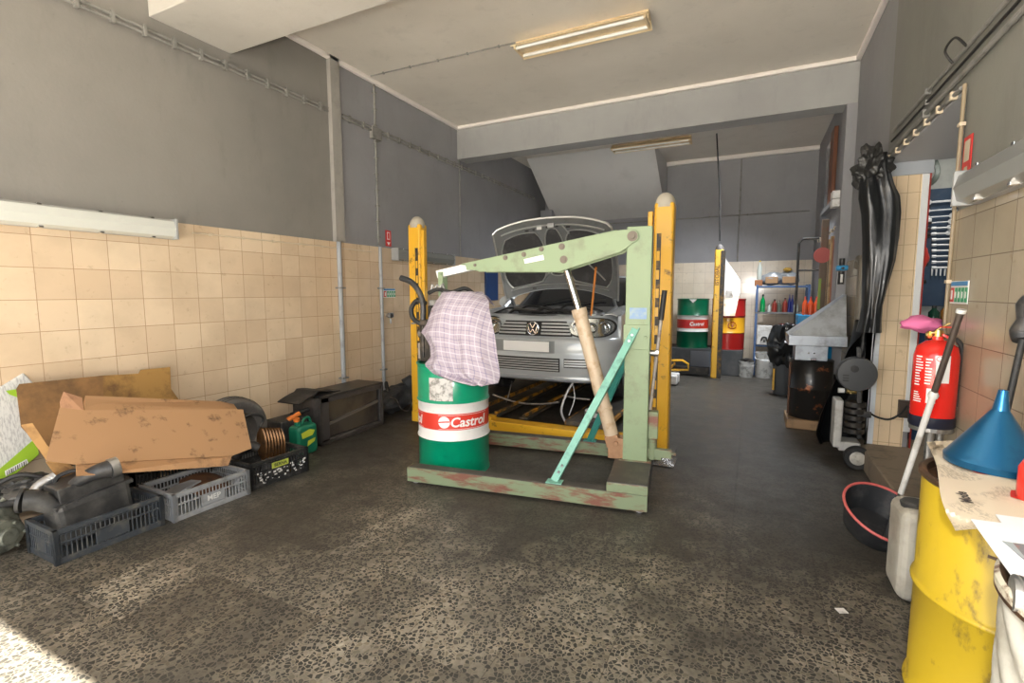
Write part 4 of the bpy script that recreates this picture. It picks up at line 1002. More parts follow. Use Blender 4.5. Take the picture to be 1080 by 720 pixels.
MB().tube([(-3.52,1.16,.26),(-3.54,1.22,.36),(-3.53,1.30,.40)], .026, 10, 5).build('foil_pipe', M('crumpled_foil',(.5,.5,.5),.35,.8,bmp=.8,bscale=40), af, smooth=True)
# scrap in the grey crate
t = thing('brake_scrap', 'rusty plate and grey bracket lying in the light grey crate', 'car part', (-3.40,1.95,.02))
rust = M('rusty_brown_metal', (.13,.06,.03), .6, .3, dirt=(.05,.03,.02), dscale=12)
mb = MB(); mb.lathe([(0,0),(.15,0),(.155,.012),(.10,.05),(.04,.055),(0,.055)], (0,0,0), 30, Matrix.Translation((-3.38,2.04,.10)) @ Matrix.Rotation(R(14),4,'Y') @ Matrix.Rotation(R(-8),4,'X')); mb.build('brake_drum', rust, t, smooth=True)
mb = MB(); mb.prism([(-3.46,1.79,.10),(-3.34,1.78,.11),(-3.28,1.86,.15),(-3.28,1.96,.17),(-3.36,1.94,.17),(-3.44,1.88,.14)], (0,0,.012)); mb.build('bracket', M('grey_cast_metal',(.28,.29,.30),.45,.5), t, .004)
# far crate: coil-like oily part
t = thing('oily_manifold', 'rusty ribbed exhaust part standing in the far black crate', 'car part', (-3.38,2.56,.05))
mb = MB()
for k in range(7): mb.lathe([(.0,-.008),(.085,-.008),(.095,0),(.085,.008),(0,.008)], seg=22, mat=Matrix.Translation((-3.37+.004*k,2.49+.024*k,.27-.006*k)) @ Matrix.Scale(1.4,4,(0,0,1)) @ Matrix.Scale(.62,4,(1,0,0)) @ Matrix.Rotation(R(90),4,'X'))
mb.build('ribbed_body', M('oily_brown_metal',(.17,.085,.035),.28,.7,dirt=(.05,.03,.02),dscale=14), t, smooth=True)
mb = MB(); mb.cone((-3.38,2.53,.02),(-3.36,2.53,.16),.05,.03,16); mb.build('neck', dusty, t, smooth=True)
tag(MB().tube([(-3.52,2.42,.36),(-3.50,2.44,.47),(-3.47,2.52,.49),(-3.46,2.58,.44),(-3.48,2.56,.37)], .010, 8, 6).build('hose', rubber, None, smooth=True), 'thin black hose loop sticking up over the far black crate', 'hose')
mb = MB(); mb.tube([(-3.52,2.34,.05),(-3.50,2.36,.20),(-3.44,2.42,.27),(-3.40,2.48,.24)], .035, 10, 5); tag(mb.build('hose', dusty, None, smooth=True), 'thick dusty black hose lying in the far black crate', 'hose')
# tyre against the wall
ty = thing('tyre', 'worn black car tyre leaning on the left wall behind the cardboard', 'tyre', (-3.80,2.53,0))
T = Matrix.Translation((-3.80,2.53,.295)) @ Matrix.Rotation(R(97),4,'Y')
MB().lathe([(.185,-.075),(.23,-.092),(.275,-.085),(.292,-.06),(.295,0),(.292,.06),(.275,.085),(.23,.092),(.185,.075),(.178,.0),(.185,-.075)], seg=56, mat=T).build('casing', M('dusty_tyre_rubber',(.11,.105,.10),.65,dirt=(.20,.195,.18),dscale=8), ty, smooth=True)
mb = MB()
for q in (-.035,0,.035): mb.lathe([(.2955,q-.004),(.298,q),(.2955,q+.004)], seg=56, mat=T)
mb.build('tread_band', rubber, ty, smooth=True)

# cardboard
card = M('tan_cardboard', (.44,.25,.122), .75, dirt=(.13,.07,.035), dscale=8, dlo=.57, dhi=.70)
cardd = M('stained_brown_cardboard', (.27,.14,.05), .7, dirt=(.08,.045,.02), dscale=3.2, dlo=.42, dhi=.66)
t = thing('cardboard_box', 'large flattened tan cardboard box leaning over the crates on the left', 'cardboard', (-3.4,1.8,.2))
n_, p0 = (.55,0,.42), (-3.50,1.6,.58)
def sheet(pts, mat, name, par, p0, n, th=.006):
    P = [PN(x, y, p0, n) for x, y in pts]; mb = MB(); mb.prism(P, Vector(n).normalized()*th); return mb.build(name, mat, par)
sheet([(63,430),(90,433),(256,432),(265,473),(244,481),(80,490),(48,486),(50,478)], card, 'main_panel', t, p0, n_)
a, b_ = PN(244,481,p0,n_), PN(80,490,p0,n_)
pA, pB, pC, pD = PN(264.5,473.5,p0,n_), PN(50,486,p0,n_), PN(80,502,(a.x+.02,0,a.z),(1,0,.08)), PN(240,491,(a.x+.02,0,a.z),(1,0,.08))
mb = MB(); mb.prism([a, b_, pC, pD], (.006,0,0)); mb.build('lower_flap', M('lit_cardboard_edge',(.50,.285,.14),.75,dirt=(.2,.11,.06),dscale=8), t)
q = PN(90,432.5,p0,n_); q2 = PN(250,431.5,p0,n_)
mb = MB(); mb.prism([q, q2, PN(246,426,(q.x-.07,0,q.z),(1,0,.2)), PN(232,423,(q.x-.07,0,q.z),(1,0,.2)), PN(90,417,(q.x-.07,0,q.z),(1,0,.2)), PN(88,425,(q.x-.05,0,q.z),(1,0,.2))], (.006,0,0)); mb.build('upper_flap', card, t)
mb = MB(); mb.prism([PN(64,431,p0,n_), PN(88,434,p0,n_), PN(86,419,(q.x-.05,0,q.z),(1,0,.2)), PN(67,413,(q.x-.05,0,q.z),(1,0,.2)), PN(63,424,(q.x-.03,0,q.z),(1,0,.2))], (.006,0,0)); mb.build('torn_flap', M('pink_brown_cardboard',(.50,.27,.15),.75,dirt=(.25,.12,.07),dscale=8), t)
t = thing('cardboard_box', 'dark stained brown cardboard standing against the left wall tiles', 'cardboard', (-3.85,1.6,.2))
p1, n1 = (-3.90,1.6,.8), (1,0,.28)
sheet([(17,410),(20,405),(108,396),(110,445),(80,490),(64,495),(22,450)], cardd, 'left_panel', t, p1, n1)
sheet([(108,396),(146,394),(148,390),(179,387),(180,410),(190,424),(225,424),(215,470),(110,475)], M('ochre_cardboard',(.36,.20,.055),.7,dirt=(.14,.07,.025),dscale=6,dlo=.45,dhi=.68), 'right_panel', t, p1, n1)
sheet([(22,448),(34,446),(50,470),(86,500),(78,512),(68,512)], M('golden_cardboard',(.50,.28,.10),.7,dirt=(.25,.13,.05),dscale=6), 'side_flap', t, (-3.62,1.3,.4), (1,-.25,.25))
sheet([(48,487),(66,490),(84,500),(86,512),(66,512)], MATS['golden_cardboard'], 'bottom_flap', t, (-3.55,1.3,.4), (1,0,.25))
# white and green printed sack
sk = thing('printed_sack', 'white and lime green printed paper sack leaning on the wall at the left edge', 'sack', (-3.93,1.2,.3))
sackw = M('printed_sack_white', (.62,.62,.60), .6, dirt=(.42,.42,.42), dscale=40, dlo=.48, dhi=.6, stretch=(1,3,.7))
lime = M('lime_green_print', (.32,.52,.03), .5)
ps, ns = (-3.95,1.2,.6), (1,0,.14)
mb = MB(); P = [PN(x,y,ps,ns) for x,y in [(25,393),(36,404),(32,440),(41,478),(0,512),(-45,530),(-60,470),(-30,428)]]; mb.prism(P, (-.035,0,0)); mb.build('sack_body', sackw, sk, .008)
sheet([(37,462),(41,479),(0,513),(-45,531),(-48,516),(0,494)], lime, 'green_band', sk, (-3.943,1.2,.6), ns, .002)
sheet([(5,496.5),(28,484),(30,488),(6,502)], wsig, 'barcode_label', sk, (-3.939,1.2,.6), ns, .002)
mb = MB()
for k in range(10):
    x = 7+2.2*k; y = 497.2-1.17*(2.2*k)/2.2*.52*2; wv = .5+.5*((k*7)%3)/2
    mb.prism([PN(a_, b2, (-3.9355,1.2,.6), ns) for a_, b2 in ((x,y-.6),(x+wv,y-.9),(x+wv+.5,y+3.2),(x+.5,y+3.6))], (.001,0,0))
mb.build('barcode_bars', blk, sk)
sheet([(6,412),(26,409),(33,416),(24,421),(10,416)], lime, 'green_patch', sk, (-3.941,1.2,.6), ns, .002)
# cast gearbox on the floor at the frame's edge
gb = thing('gearbox', 'greasy aluminium gearbox lying on the floor at the left edge', 'car part', (-3.72,1.08,0))
alu = M('oxidised_aluminium', (.30,.31,.25), .5, .5, dirt=(.07,.07,.06), dscale=9, dlo=.42, dhi=.62, bmp=.5, bscale=22)
def lump(c, r, sc, seed, amp=.18, sub=4):
    mb = MB(); bmesh.ops.create_icosphere(mb.bm, subdivisions=sub, radius=1)
    for v in mb.bm.verts:
        k = 1+amp*noise.noise(v.co*1.7+Vector((seed,0,0)))+amp*.5*noise.noise(v.co*4+Vector((0,seed,0))); v.co = Vector((v.co.x*sc[0]*r*k+c[0], v.co.y*sc[1]*r*k+c[1], v.co.z*sc[2]*r*k+c[2]))
    return mb
lump((-3.78,1.07,.145),.14,(1,1,.9),3,.2).build('casing', alu, gb, smooth=True)
mb = MB(); mb.cone((-3.70,1.08,.12),(-3.62,1.10,.11),.10,.09,28); mb.cone((-3.62,1.10,.11),(-3.595,1.11,.11),.05,.045,20)
for k in range(6): a = k*1.047; mb.cone((-3.62+.0*k,1.10+.075*math.cos(a),.11+.075*math.sin(a)),(-3.605,1.105+.075*math.cos(a),.11+.075*math.sin(a)),.010,seg=8)
mb.build('end_flange', alu, gb, .003, True)
lump((-3.80,1.12,.30),.12,(1.1,1.2,.6),9,.4).build('black_cover', rubber, gb, smooth=True)
t = thing('car_part_heap', 'black rubber and wiring heap on top of the gearbox by the sack', 'car part', (-3.74,1.2,.3))
mb = lump((-3.72,1.22,.34),.10,(1.2,1.3,.5),21,.6); mb.build('rubber_boot', dusty, t, smooth=True)
mb = MB(); mb.tube([(-3.72,1.10,.38),(-3.66,1.20,.42),(-3.62,1.30,.36),(-3.60,1.36,.28)], .014, 8, 6); mb.build('cable', rubber, t, smooth=True)
MB().tube([(-3.70,1.12,.30),(-3.62,1.20,.34),(-3.58,1.32,.31)], .02, 10, 6).build('pipe', alu, t, smooth=True)

# green oil bottle and long black box by the wall
bt = thing('oil_bottle', 'green plastic oil can with yellow label and orange cap beside the black box', 'bottle', (-3.56,3.03,0))
gpl = M('dark_green_plastic', (.01,.16,.09), .35)
mb = MB(); mb.box((-3.63,2.93,.0),(-3.49,3.15,.27)); mb.build('bottle_body', gpl, bt, .035, seg=4)
mb = MB(); mb.cone((-3.56,2.99,.26),(-3.56,2.98,.31),.028,.024,16); mb.build('neck', gpl, bt, smooth=True)
MB().cone((-3.56,2.98,.31),(-3.56,2.975,.335),.027,seg=16).build('cap', M('orange_cap',(.75,.20,.03),.4), bt, smooth=True)
MB().tube([(-3.56,3.03,.27),(-3.56,3.06,.315),(-3.56,3.11,.315),(-3.56,3.13,.26)], .011, 8, 5).build('handle', gpl, bt, smooth=True)
mb = MB(); mb.prism([(-3.489,2.97,.16),(-3.489,3.08,.17),(-3.489,3.11,.21),(-3.489,3.05,.23),(-3.489,2.96,.21)], (.002,0,0)); mb.prism([(-3.489,3.02,.08),(-3.489,3.10,.11),(-3.489,3.11,.14),(-3.489,3.03,.13)], (.002,0,0)); mb.build('label', M('yellow_green_label',(.55,.62,.05),.5), bt)
bx = thing('black_cabinet', 'long dirty black open metal box lying along the left wall', 'box', (-3.75,3.66,0))
mirrorblk = M('grimy_black_box', (.045,.042,.04), .4, .2, dirt=(.11,.095,.085), dscale=4)
mb = MB(); x0,x1,y0,y1,zz = -3.93,-3.57,3.25,4.13,.47
mb.box((x0,y0,0),(x0+.02,y1,zz)); mb.box((x0,y0,0),(x1,y1,.03)); mb.box((x0,y0,zz-.025),(x1,y1,zz)); mb.box((x0,y0,0),(x1,y0+.025,zz)); mb.box((x0,y1-.025,0),(x1,y1,zz)); mb.build('shell', mirrorblk, bx, .006)
mb = MB(); mb.box((x1-.03,y0+.02,.02),(x1-.01,y0+.12,zz-.01)); mb.box((x1-.03,y1-.05,.02),(x1-.01,y1-.02,zz-.01)); mb.box((x1-.03,y0+.02,zz-.07),(x1-.01,y1-.02,zz-.02)); mb.box((x1-.03,y0+.02,.02),(x1-.01,y1-.02,.05)); mb.build('front_frame', M('worn_black_frame',(.06,.055,.055),.4,dirt=(.13,.12,.11),dscale=9), bx, .003)
mb = MB(); mb.box((x1-.07,y0+.12,.05),(x1-.05,y1-.05,zz-.07)); mb.build('inner_panel', M('dark_brown_glass',(.09,.075,.06),.18,dirt=(.035,.03,.028),dscale=2.2), bx)
mb = MB(); mb.box((x1-.05,y0+.12,.21),(x1-.03,y1-.05,.235),Matrix.Rotation(R(7),3,'X')); mb.build('shelf', M('dull_brown_shelf',(.14,.12,.10),.5), bx)
mb = MB(); mb.grid(lambda u,v: (-3.90+.28*u, 3.06+.50*v, .478+.06*math.sin(min(1,v*1.15)*math.pi)*.7-.04*(1-v)*(v<.4)), 8, 16, .01)
tag(mb.build('rubber_mat', rubber, None, smooth=True), 'curved black rubber sheet lying on top of the long black box', 'mat')
t = thing('car_battery', 'old battery with orange terminal behind the green oil can', 'battery', (-3.78,3.06,0)); B_((-3.90,2.92,0),(-3.68,3.20,.30),'case',dusty,t,.01); MB().cone((-3.70,3.0,.30),(-3.66,3.10,.345),.022,seg=12).build('terminal',MATS['orange_cap'],t); MB().cone((-3.70,3.04,.34),(-3.66,3.2,.36),.02,seg=12).build('cable_end',rubber,t)
# grey lump beyond the box
t = thing('scrap_casting', 'dark grey cast scrap part on the floor past the black box', 'car part', (-3.78,4.55,0))
lump((-3.80,4.62,.17),.2,(.7,1.7,.75),5,.3).build('casting', M('dark_grey_casting',(.045,.047,.05),.55,.2,dirt=(.10,.10,.10),dscale=8,bmp=.6,bscale=18), t, smooth=True)
MB().cone((-3.78,4.78,.30),(-3.72,4.86,.36),.09,.08,20).build('pulley', MATS['dark_grey_casting'], t, smooth=True)
MB().tube([(-3.62,4.30,.26),(-3.60,4.38,.22),(-3.59,4.45,.10),(-3.57,4.55,.06),(-3.58,4.65,.14)], .006, 6, 6).build('wire', steel, t, smooth=True)
tag(MB().tube([(-3.72,4.38,.30),(-3.76,4.40,.40),(-3.80,4.45,.33)], .02, 8, 5).build('hose', rubber, None, smooth=True), 'short black hose stub standing on the dark grey casting', 'hose')
# ================================================================ RIGHT FOREGROUND
ypaint = M('scuffed_yellow_drum_paint', (.47,.33,.016), .40, dirt=(.13,.09,.03), dscale=17, dlo=.57, dhi=.70, coat=.2, stretch=(1,1,.5))
oily = M('oily_brown_lid', (.06,.035,.022), .35, .3, dirt=(.16,.08,.04), dscale=10)
YC, WCN = (.672,1.67), (.655,1.05)
yd = drum('oil_drum', 'scuffed yellow drum on the right with newspaper and blue funnel on top', YC, .225, .94, [(0,1,ypaint)], None, lidmat=oily)
# patch stripe of dirt tape on yellow
mb = MB(); a = math.atan2(-YC[1],-YC[0])
arc_patch(YC, .225, a-.30, a-.10, .80, .808, 'scratch', M('dark_scratch',(.10,.06,.03),.6), yd, .001, 8)
wdrum = M('dirty_white_drum_paint', (.45,.44,.39), .42, dirt=(.28,.26,.21), dscale=8)
wd = thing('oil_drum', 'white corrugated drum with dark drips in the bottom right corner', 'oil drum', (WCN[0],WCN[1],0))
pr = []
z = .012
while z < .91: pr.append((.244+.006*math.cos(z*2*math.pi/.075), z)); z += .0094
mb = MB(); mb.grid(lambda u,v: (WCN[0]+(.245+.004*math.cos(2*math.pi*((v*.90)/.09+17*u)))*math.cos(2*math.pi*u), WCN[1]+(.245+.004*math.cos(2*math.pi*((v*.90)/.09+17*u)))*math.sin(2*math.pi*u), .012+.90*v), 340, 90, 0, True); mb.build('corrugated_shell', wdrum, wd, smooth=True, auto=80)
MB().lathe([(0,.915),(.240,.915),(.244,.935),(.250,.940),(.257,.935),(.257,.915),(.246,.908)], (*WCN,0), 64).build('lid', oily, wd, smooth=True)
MB().lathe([(.246,.936),(.2515,.9415),(.2575,.936),(.2575,.923)], (*WCN,0), 64).build('rim', M('chipped_cream_rim',(.55,.52,.42),.4,dirt=(.15,.08,.05),dscale=26,dlo=.48,dhi=.58), wd, smooth=True)
arc_patch(WCN, .250, R(150), R(290), .30, .50, 'purple_band', M('purple_blue_band',(.03,.03,.28),.4), wd, .002, 30)
# drip of dark oil
drip = M('dark_dried_oil', (.035,.012,.014), .35)
mb = MB(); a0 = math.atan2(-.42*WCN[1], -WCN[0])
aa = R(203)
def dr_(u, v):
    z = .915-.52*v; wv = .016+.009*math.sin(v*26)+.016*max(0,1-v*9)**2; x = aa + .05*math.sin(v*7) - .02*v + (u-.5)*2*wv/.25
    r = .2505; return (WCN[0]+r*math.cos(x), WCN[1]+r*math.sin(x), z)
mb.grid(dr_, 6, 60, .001); mb.build('oil_drip', drip, wd, smooth=True)
ft = thing('pipe_fitting', 'threaded dark metal fitting lying on the white drum lid', 'fitting', (.53,1.03,.91))
p = PZ(1068,626,.942); mb = MB(); mb.cone((p.x,p.y,.942),(p.x+.09,p.y-.02,.942),.026,seg=24)
for k in range(5): mb.cone((p.x+.006*k+.004,p.y-.0013*k,.945),(p.x+.006*k+.007,p.y-.0013*k,.945),.0285,seg=24)
mb.build('threaded_stub', steel, ft, smooth=True); mb = MB(); mb.cone((p.x+.03,p.y-.007,.945),(p.x+.055,p.y-.012,.945),.036,seg=6); mb.build('hex_nut', steel, ft, .002)

# newspaper draped over the rim of the yellow drum
def drape(px, py, z0, k=.75, c=YC, r=.237):
    p = PZ(px, py, z0)
    for _ in range(6):
        d = math.hypot(p.x-c[0], p.y-c[1]); z = z0 - min(.07, max(0, d-r)*k)*(1 if p.x < .62 else 0); p = PZ(px, py, z)
    p.x = min(p.x, .895); return p
m, nt, b = newmat('newsprint')
co = nt.nodes.new('ShaderNodeTexCoord').outputs['Object']
sp = nt.nodes.new('ShaderNodeSeparateXYZ'); nt.links.new(co, sp.inputs[0])
ln = math_(nt, 'LESS_THAN', math_(nt, 'FRACT', math_(nt, 'MULTIPLY', sp.outputs[1], 150)), .45)
nn = ramp(nt, noise_(nt, 180, 2, .5, stretch=(1,.3,1)), [(.48,(0,0,0)),(.52,(1,1,1))])
blk_ = ramp(nt, noise_(nt, 9, 1, .3), [(.46,(0,0,0)),(.50,(1,1,1))])
f = math_(nt, 'MULTIPLY', math_(nt, 'MULTIPLY', ln, nn), math_(nt, 'MULTIPLY', blk_, .65))
c = mix(nt, f, (.66,.57,.44), (.14,.12,.10))
c = mix(nt, ramp(nt, noise_(nt, 5, 4), [(.5,(0,0,0)),(.68,(.6,.6,.6))]), c, (.30,.23,.14))
nt.links.new(c, b.inputs['Base Color']); b.inputs['Roughness'].default_value = .8
newsm = m
np_ = thing('newspaper', 'open stained newspaper sheet draped over the yellow drum rim', 'newspaper', (.60,1.6,.935))
cor = [(977,466),(1066,462),(1092,552),(1006,559)]
def nfn(u, v):
    x = (cor[0][0]*(1-u)+cor[1][0]*u)*(1-v)+(cor[3][0]*(1-u)+cor[2][0]*u)*v + (3*math.sin(v*7) if u < .05 else 0)
    y = (cor[0][1]*(1-u)+cor[1][1]*u)*(1-v)+(cor[3][1]*(1-u)+cor[2][1]*u)*v
    p = drape(x, y, .948+.003*math.sin(u*9+v*4)); return p
mb = MB(); mb.grid(nfn, 26, 26, .0012); mb.build('sheet', newsm, np_, smooth=True)
c_ = nfn(.24,.66); ex_ = (nfn(.16,.45)-c_).normalized(); ey_ = Vector((0,0,1)).cross(ex_)
nrm_ = (nfn(.30,.66)-nfn(.20,.66)).cross(nfn(.24,.60)-nfn(.24,.72)).normalized()
nrm_ = nrm_ if nrm_.z > 0 else -nrm_
ey_ = nrm_.cross(ex_)
text_obj('Mode', .030, 'headline', M('newsprint_ink',(.07,.06,.055),.7), np_, c_+nrm_*.004, ex_, ey_, bold=.001, lift=.001)
rst = M('red_ink_stain', (.55,.03,.02), .6)
for (u, v, r) in ((.55,.38,.022),(.93,.68,.035)):
    p = nfn(u,v); mb = MB(); mb.lathe([(0,.0035),(r,.0030)], (p.x,p.y,p.z), 20); mb.build('red_stain', rst, np_)
# blue funnel, mouth down
fc = PZ(1047, 491, .952); fr = .104
fn_ = thing('funnel', 'blue metal funnel standing mouth down on the newspaper', 'funnel', (fc.x,fc.y,.945))
blue = M('metallic_blue_funnel', (.012,.13,.30), .28, .75, dirt=(.005,.06,.16), dscale=9, dlo=.5, dhi=.75, coat=.4)
lean = Matrix.Translation((fc.x,fc.y,.952)) @ Matrix.Rotation(R(2),4,'Y')
MB().lathe([(fr-.004,0),(fr,.0),(fr+.002,.018),(fr-.004,.026)], seg=56, mat=lean).build('rim_band', blue, fn_, smooth=True)
MB().lathe([(fr-.003,.024),(.018,.158)], seg=56, mat=lean).build('cone', blue, fn_, smooth=True)
MB().lathe([(.019,.155),(.017,.165),(.0105,.212),(.008,.212),(.012,.16)], seg=28, mat=lean).build('spout', blue, fn_, smooth=True)
# red spray bottle at the frame's edge
t = thing('bottle', 'red bottle with blue top at the right edge beside the funnel', 'bottle', (fc.x+.105,fc.y-.14,.945))
q = PZ(1089,528,.945); MB().lathe([(0,0),(.027,0),(.029,.012),(.029,.075),(.018,.10),(.012,.105)], (q.x,q.y,.947), 24).build('bottle_body', red, t, smooth=True); MB().cone((q.x,q.y,1.05),(q.x,q.y,1.085),.014,seg=16).build('cap', whitepl, t, smooth=True)
# glossy white leaflets across both drums
paper = M('glossy_white_paper', (.82,.85,.89), .3)
def leaflet(label, pts, z, bend=0):
    t = thing('leaflet', label, 'leaflet', (.5,1.3,z)); P = [PZ(x,y,z) for x,y in pts]; mb = MB(); mb.prism(P, (0,0,.002)); mb.build('page', paper, t); return t
t = leaflet('glossy white leaflet with a printed photo, spanning from yellow drum to white drum', [(1024,548),(1056,552),(1110,560),(1110,640),(1078,616),(1070,612)], .960)
mb = MB(); mb.prism([PZ(x,y,.9625) for x,y in ((1058,571),(1110,578),(1110,612),(1082,592))], (0,0,.0006)); mb.build('printed_picture', M('dark_car_photo_print',(.16,.17,.19),.3,dirt=(.42,.10,.07),dscale=14,dlo=.45,dhi=.55), t)
mb = MB(); mb.prism([PZ(x,y,.9625) for x,y in ((1057,570.5),(1068,572.5),(1083,590),(1078,588))], (0,0,.0008)); mb.build('picture_edge', M('pale_print',(.35,.40,.42),.3), t)
leaflet('white leaflet lying under the printed one on the newspaper', [(1050,543),(1110,551),(1110,560),(1058,554)], .955)
# jug, basin
jug = thing('jerrycan', 'grubby translucent white plastic jerrycan on the floor beside the yellow drum', 'jerrycan', (.77,2.86,0))
jm = M('grubby_milky_plastic', (.56,.54,.47), .4, dirt=(.34,.30,.24), dscale=5, dlo=.42, dhi=.7)
mb = MB(); mb.box((.655,2.70,.0),(.90,2.95,.44)); mb.build('tank', jm, jug, .05, seg=4)
MB().lathe([(.05,0),(.055,.02),(.045,.03),(.03,.03),(.0,.028)], (.72,2.80,.43), 26).build('screw_cap', M('dark_cap',(.05,.05,.05),.4), jug, smooth=True)
MB().tube([(.78,2.82,.43),(.80,2.86,.475),(.81,2.89,.475),(.82,2.92,.42)], .016, 10, 5).build('handle', jm, jug, smooth=True)
bs = thing('basin', 'black rubber basin with a pink rim tilted against the jerrycan', 'basin', (.66,3.22,0))
T = Matrix.Translation((.68,3.21,.185)) @ Matrix.Scale(.96,4) @ Matrix.Rotation(R(16),4,'Y') @ Matrix.Rotation(R(24),4,'X')
MB().lathe([(0,-.10),(.14,-.10),(.15,-.09),(.205,.065),(.200,.065),(.144,-.085),(0,-.09)], seg=44, mat=T).build('bowl', M('black_basin_rubber',(.03,.032,.036),.45,dirt=(.09,.09,.09),dscale=8), bs, smooth=True, auto=60)
MB().tube([T @ Vector((.206*math.cos(a),.206*math.sin(a),.066)) for a in [2*math.pi*k/40 for k in range(41)]], .0075, 8).build('pink_rim', M('pink_plastic_rim',(.62,.13,.12),.4), bs, smooth=True)
# broom stick leaning, dark upper part
st_ = thing('broom_handle', 'long stick with dark upper half and white lower half leaning by the extinguisher', 'stick', (.75,3.5,0))
s0, s1 = PY(1013,330,2.80), PY(950,520,3.04)
sm = s0.lerp(s1,.42); e0 = s1 + (s1-s0)*.62
e0 = s1 + (s1-s0)*((s1.z-.12)/(s0.z-s1.z))
MB().cone(s0, sm, .0135, seg=14).build('dark_rod', M('dark_brown_rod',(.09,.07,.06),.35,.4), st_, smooth=True)
MB().cone(sm, s1, .014, .013, 14).build('white_rod', whitepl, st_, smooth=True)
MB().cone(s1, e0, .012, seg=12).build('lower_rod', steel, st_, smooth=True)
MB().cone(s0+(s0-sm)*.04, s0, .018, seg=14).build('white_cap', whitepl, st_, smooth=True)
MB().lathe([(0,-.02),(.016,-.016),(.022,0),(.016,.02),(0,.022)], seg=16, mat=Matrix.Translation(sm)).build('joint', whitepl, st_, smooth=True)
tag(MB().cone((.885,3.14,.01),(.893,3.16,1.12),.016,seg=14).build('leaning_pipe', steel, None, smooth=True), 'short grey steel pipe leaning on the right wall behind the extinguisher', 'pipe')
# extinguisher on its floor stand
ec = (.815,3.02)
ex_t = thing('fire_extinguisher', 'red fire extinguisher with white labels beside the right doorway', 'fire extinguisher', (*ec,.77))
redx = M('extinguisher_red', (.72,.018,.012), .22, coat=.6)
MB().lathe([(0,.0),(.080,.0),(.088,.015),(.088,.33),(.078,.375),(.045,.402),(.022,.408),(.022,.425),(0,.425)], (*ec,.79), 44).build('cylinder', redx, ex_t, smooth=True)
MB().lathe([(0,0),(.084,0),(.090,.01),(.0895,.055)], (*ec,.775), 44).build('base_ring', M('dark_blue_base',(.012,.014,.03),.4), ex_t, smooth=True)
brass = M('brass', (.70,.52,.22), .28, 1)
mb = MB(); mb.cone((*ec,1.205),(*ec,1.245),.016,seg=14); mb.cone((ec[0]-.035,ec[1],1.23),(ec[0]+.02,ec[1],1.235),.009,seg=10); mb.cone((ec[0]-.04,ec[1]-.005,1.222),(ec[0]-.034,ec[1]-.012,1.222),.018,seg=16); mb.bar((ec[0]-.01,ec[1],1.245),(ec[0]+.04,ec[1],1.28),.014,.006); mb.build('valve', brass, ex_t, .001, True)
mb = MB(); mb.bar((ec[0]+.015,ec[1],1.225),(ec[0]+.055,ec[1]-.01,1.20),.022,.012); mb.bar((ec[0],ec[1],1.26),(ec[0]+.06,ec[1]-.01,1.26),.018,.005); mb.build('lever', redx, ex_t, .003)
MB().tube([(ec[0]+.03,ec[1],1.22),(ec[0]+.085,ec[1]-.005,1.18),(ec[0]+.100,ec[1]-.005,1.05),(ec[0]+.096,ec[1],.88)], .010, 8, 6).build('hose', rubber, ex_t, smooth=True)
va = math.atan2(-ec[1],-ec[0]); wl_ = M('label_white', (.82,.82,.80), .4)
lb1 = arc_patch(ec, .088, va+.02, va+.62, 1.00, 1.13, 'label', wl_, ex_t, .001, 10)
lb2 = arc_patch(ec, .088, va-.30, va+.10, .90, .97, 'label', wl_, ex_t, .001, 10)
def xlines(a0, a1, z0, z1, n, mt, sd):
    random.seed(sd)
    mb = MB()
    for k in range(n):
        z = z0+(z1-z0)*k/n; l = random.uniform(.55,1)
        mb.grid(lambda u,v: (ec[0]+.0893*math.cos(a0+(a1-a0)*l*u), ec[1]+.0893*math.sin(a0+(a1-a0)*l*u), z+(z1-z0)/n*.45*v), 5, 1)
    return mb.build('printed_lines', mt, ex_t)
xlines(va-.95, va-.50, .98, 1.13, 11, wl_, 4); xlines(va-.42, va-.12, .99, 1.12, 9, wl_, 5); xlines(va-.95, va-.48, .90, .955, 5, wl_, 6)
MB().lathe([(.010,0),(.013,0)], seg=12, mat=Matrix.Translation((ec[0]+.0905*math.cos(va+.15),ec[1]+.0905*math.sin(va+.15),1.115)) @ Matrix.Rotation(va,4,'Z') @ Matrix.Rotation(R(90),4,'Y')).build('red_ring', redx, lb1)
mb = MB(); mb.cone((*ec,.0),(*ec,.76),.018,seg=14); mb.cone((*ec,.0),(*ec,.02),.06,seg=24); mb.cone((*ec,.755),(*ec,.776),.085,seg=24)
tag(mb.build('extinguisher_stand', steel, None, .002), 'grey steel floor stand that carries the red fire extinguisher', 'stand')
mb = lump((.83,3.36,1.255),.085,(1.0,.9,.5),4,.3,3); 
tag(mb.build('pink_cloth', M('pink_cloth',(.75,.18,.38),.85), None, smooth=True), 'bright pink cloth in the doorway just behind the extinguisher', 'cloth')
MB().tube([(.99,3.50,.17),(.96,3.46,.7),(.88,3.38,1.20)], .012, 8).build('cloth_stick', greasy, None, smooth=True); tag(bpy.data.objects['cloth_stick'], 'dark stick that holds up the pink cloth in the doorway', 'stick')
# black tool with grip at the right edge
gp = thing('scraper_tool', 'long black handled tool with moulded grip leaning on the wall at the right edge', 'tool', (.82,2.2,.9))
g0, g1 = PX(1079,356,.83), PX(1060,440,.80)
MB().cone(g0, g1+(g1-g0)*.9, .010, seg=12).build('shaft', rubber, gp, smooth=True)
u_ = (g0-g1).normalized()
MB().tube([g0+u_*-.01, g0+u_*.02+Vector((0,.012,0)), g0+u_*.06+Vector((0,.0,0)), g0+u_*.11+Vector((0,.012,0)), g0+u_*.14+Vector((0,-.004,.0))], [.026,.034,.026,.032,.020], 16, 6).build('grip', blackpl, gp, smooth=True)

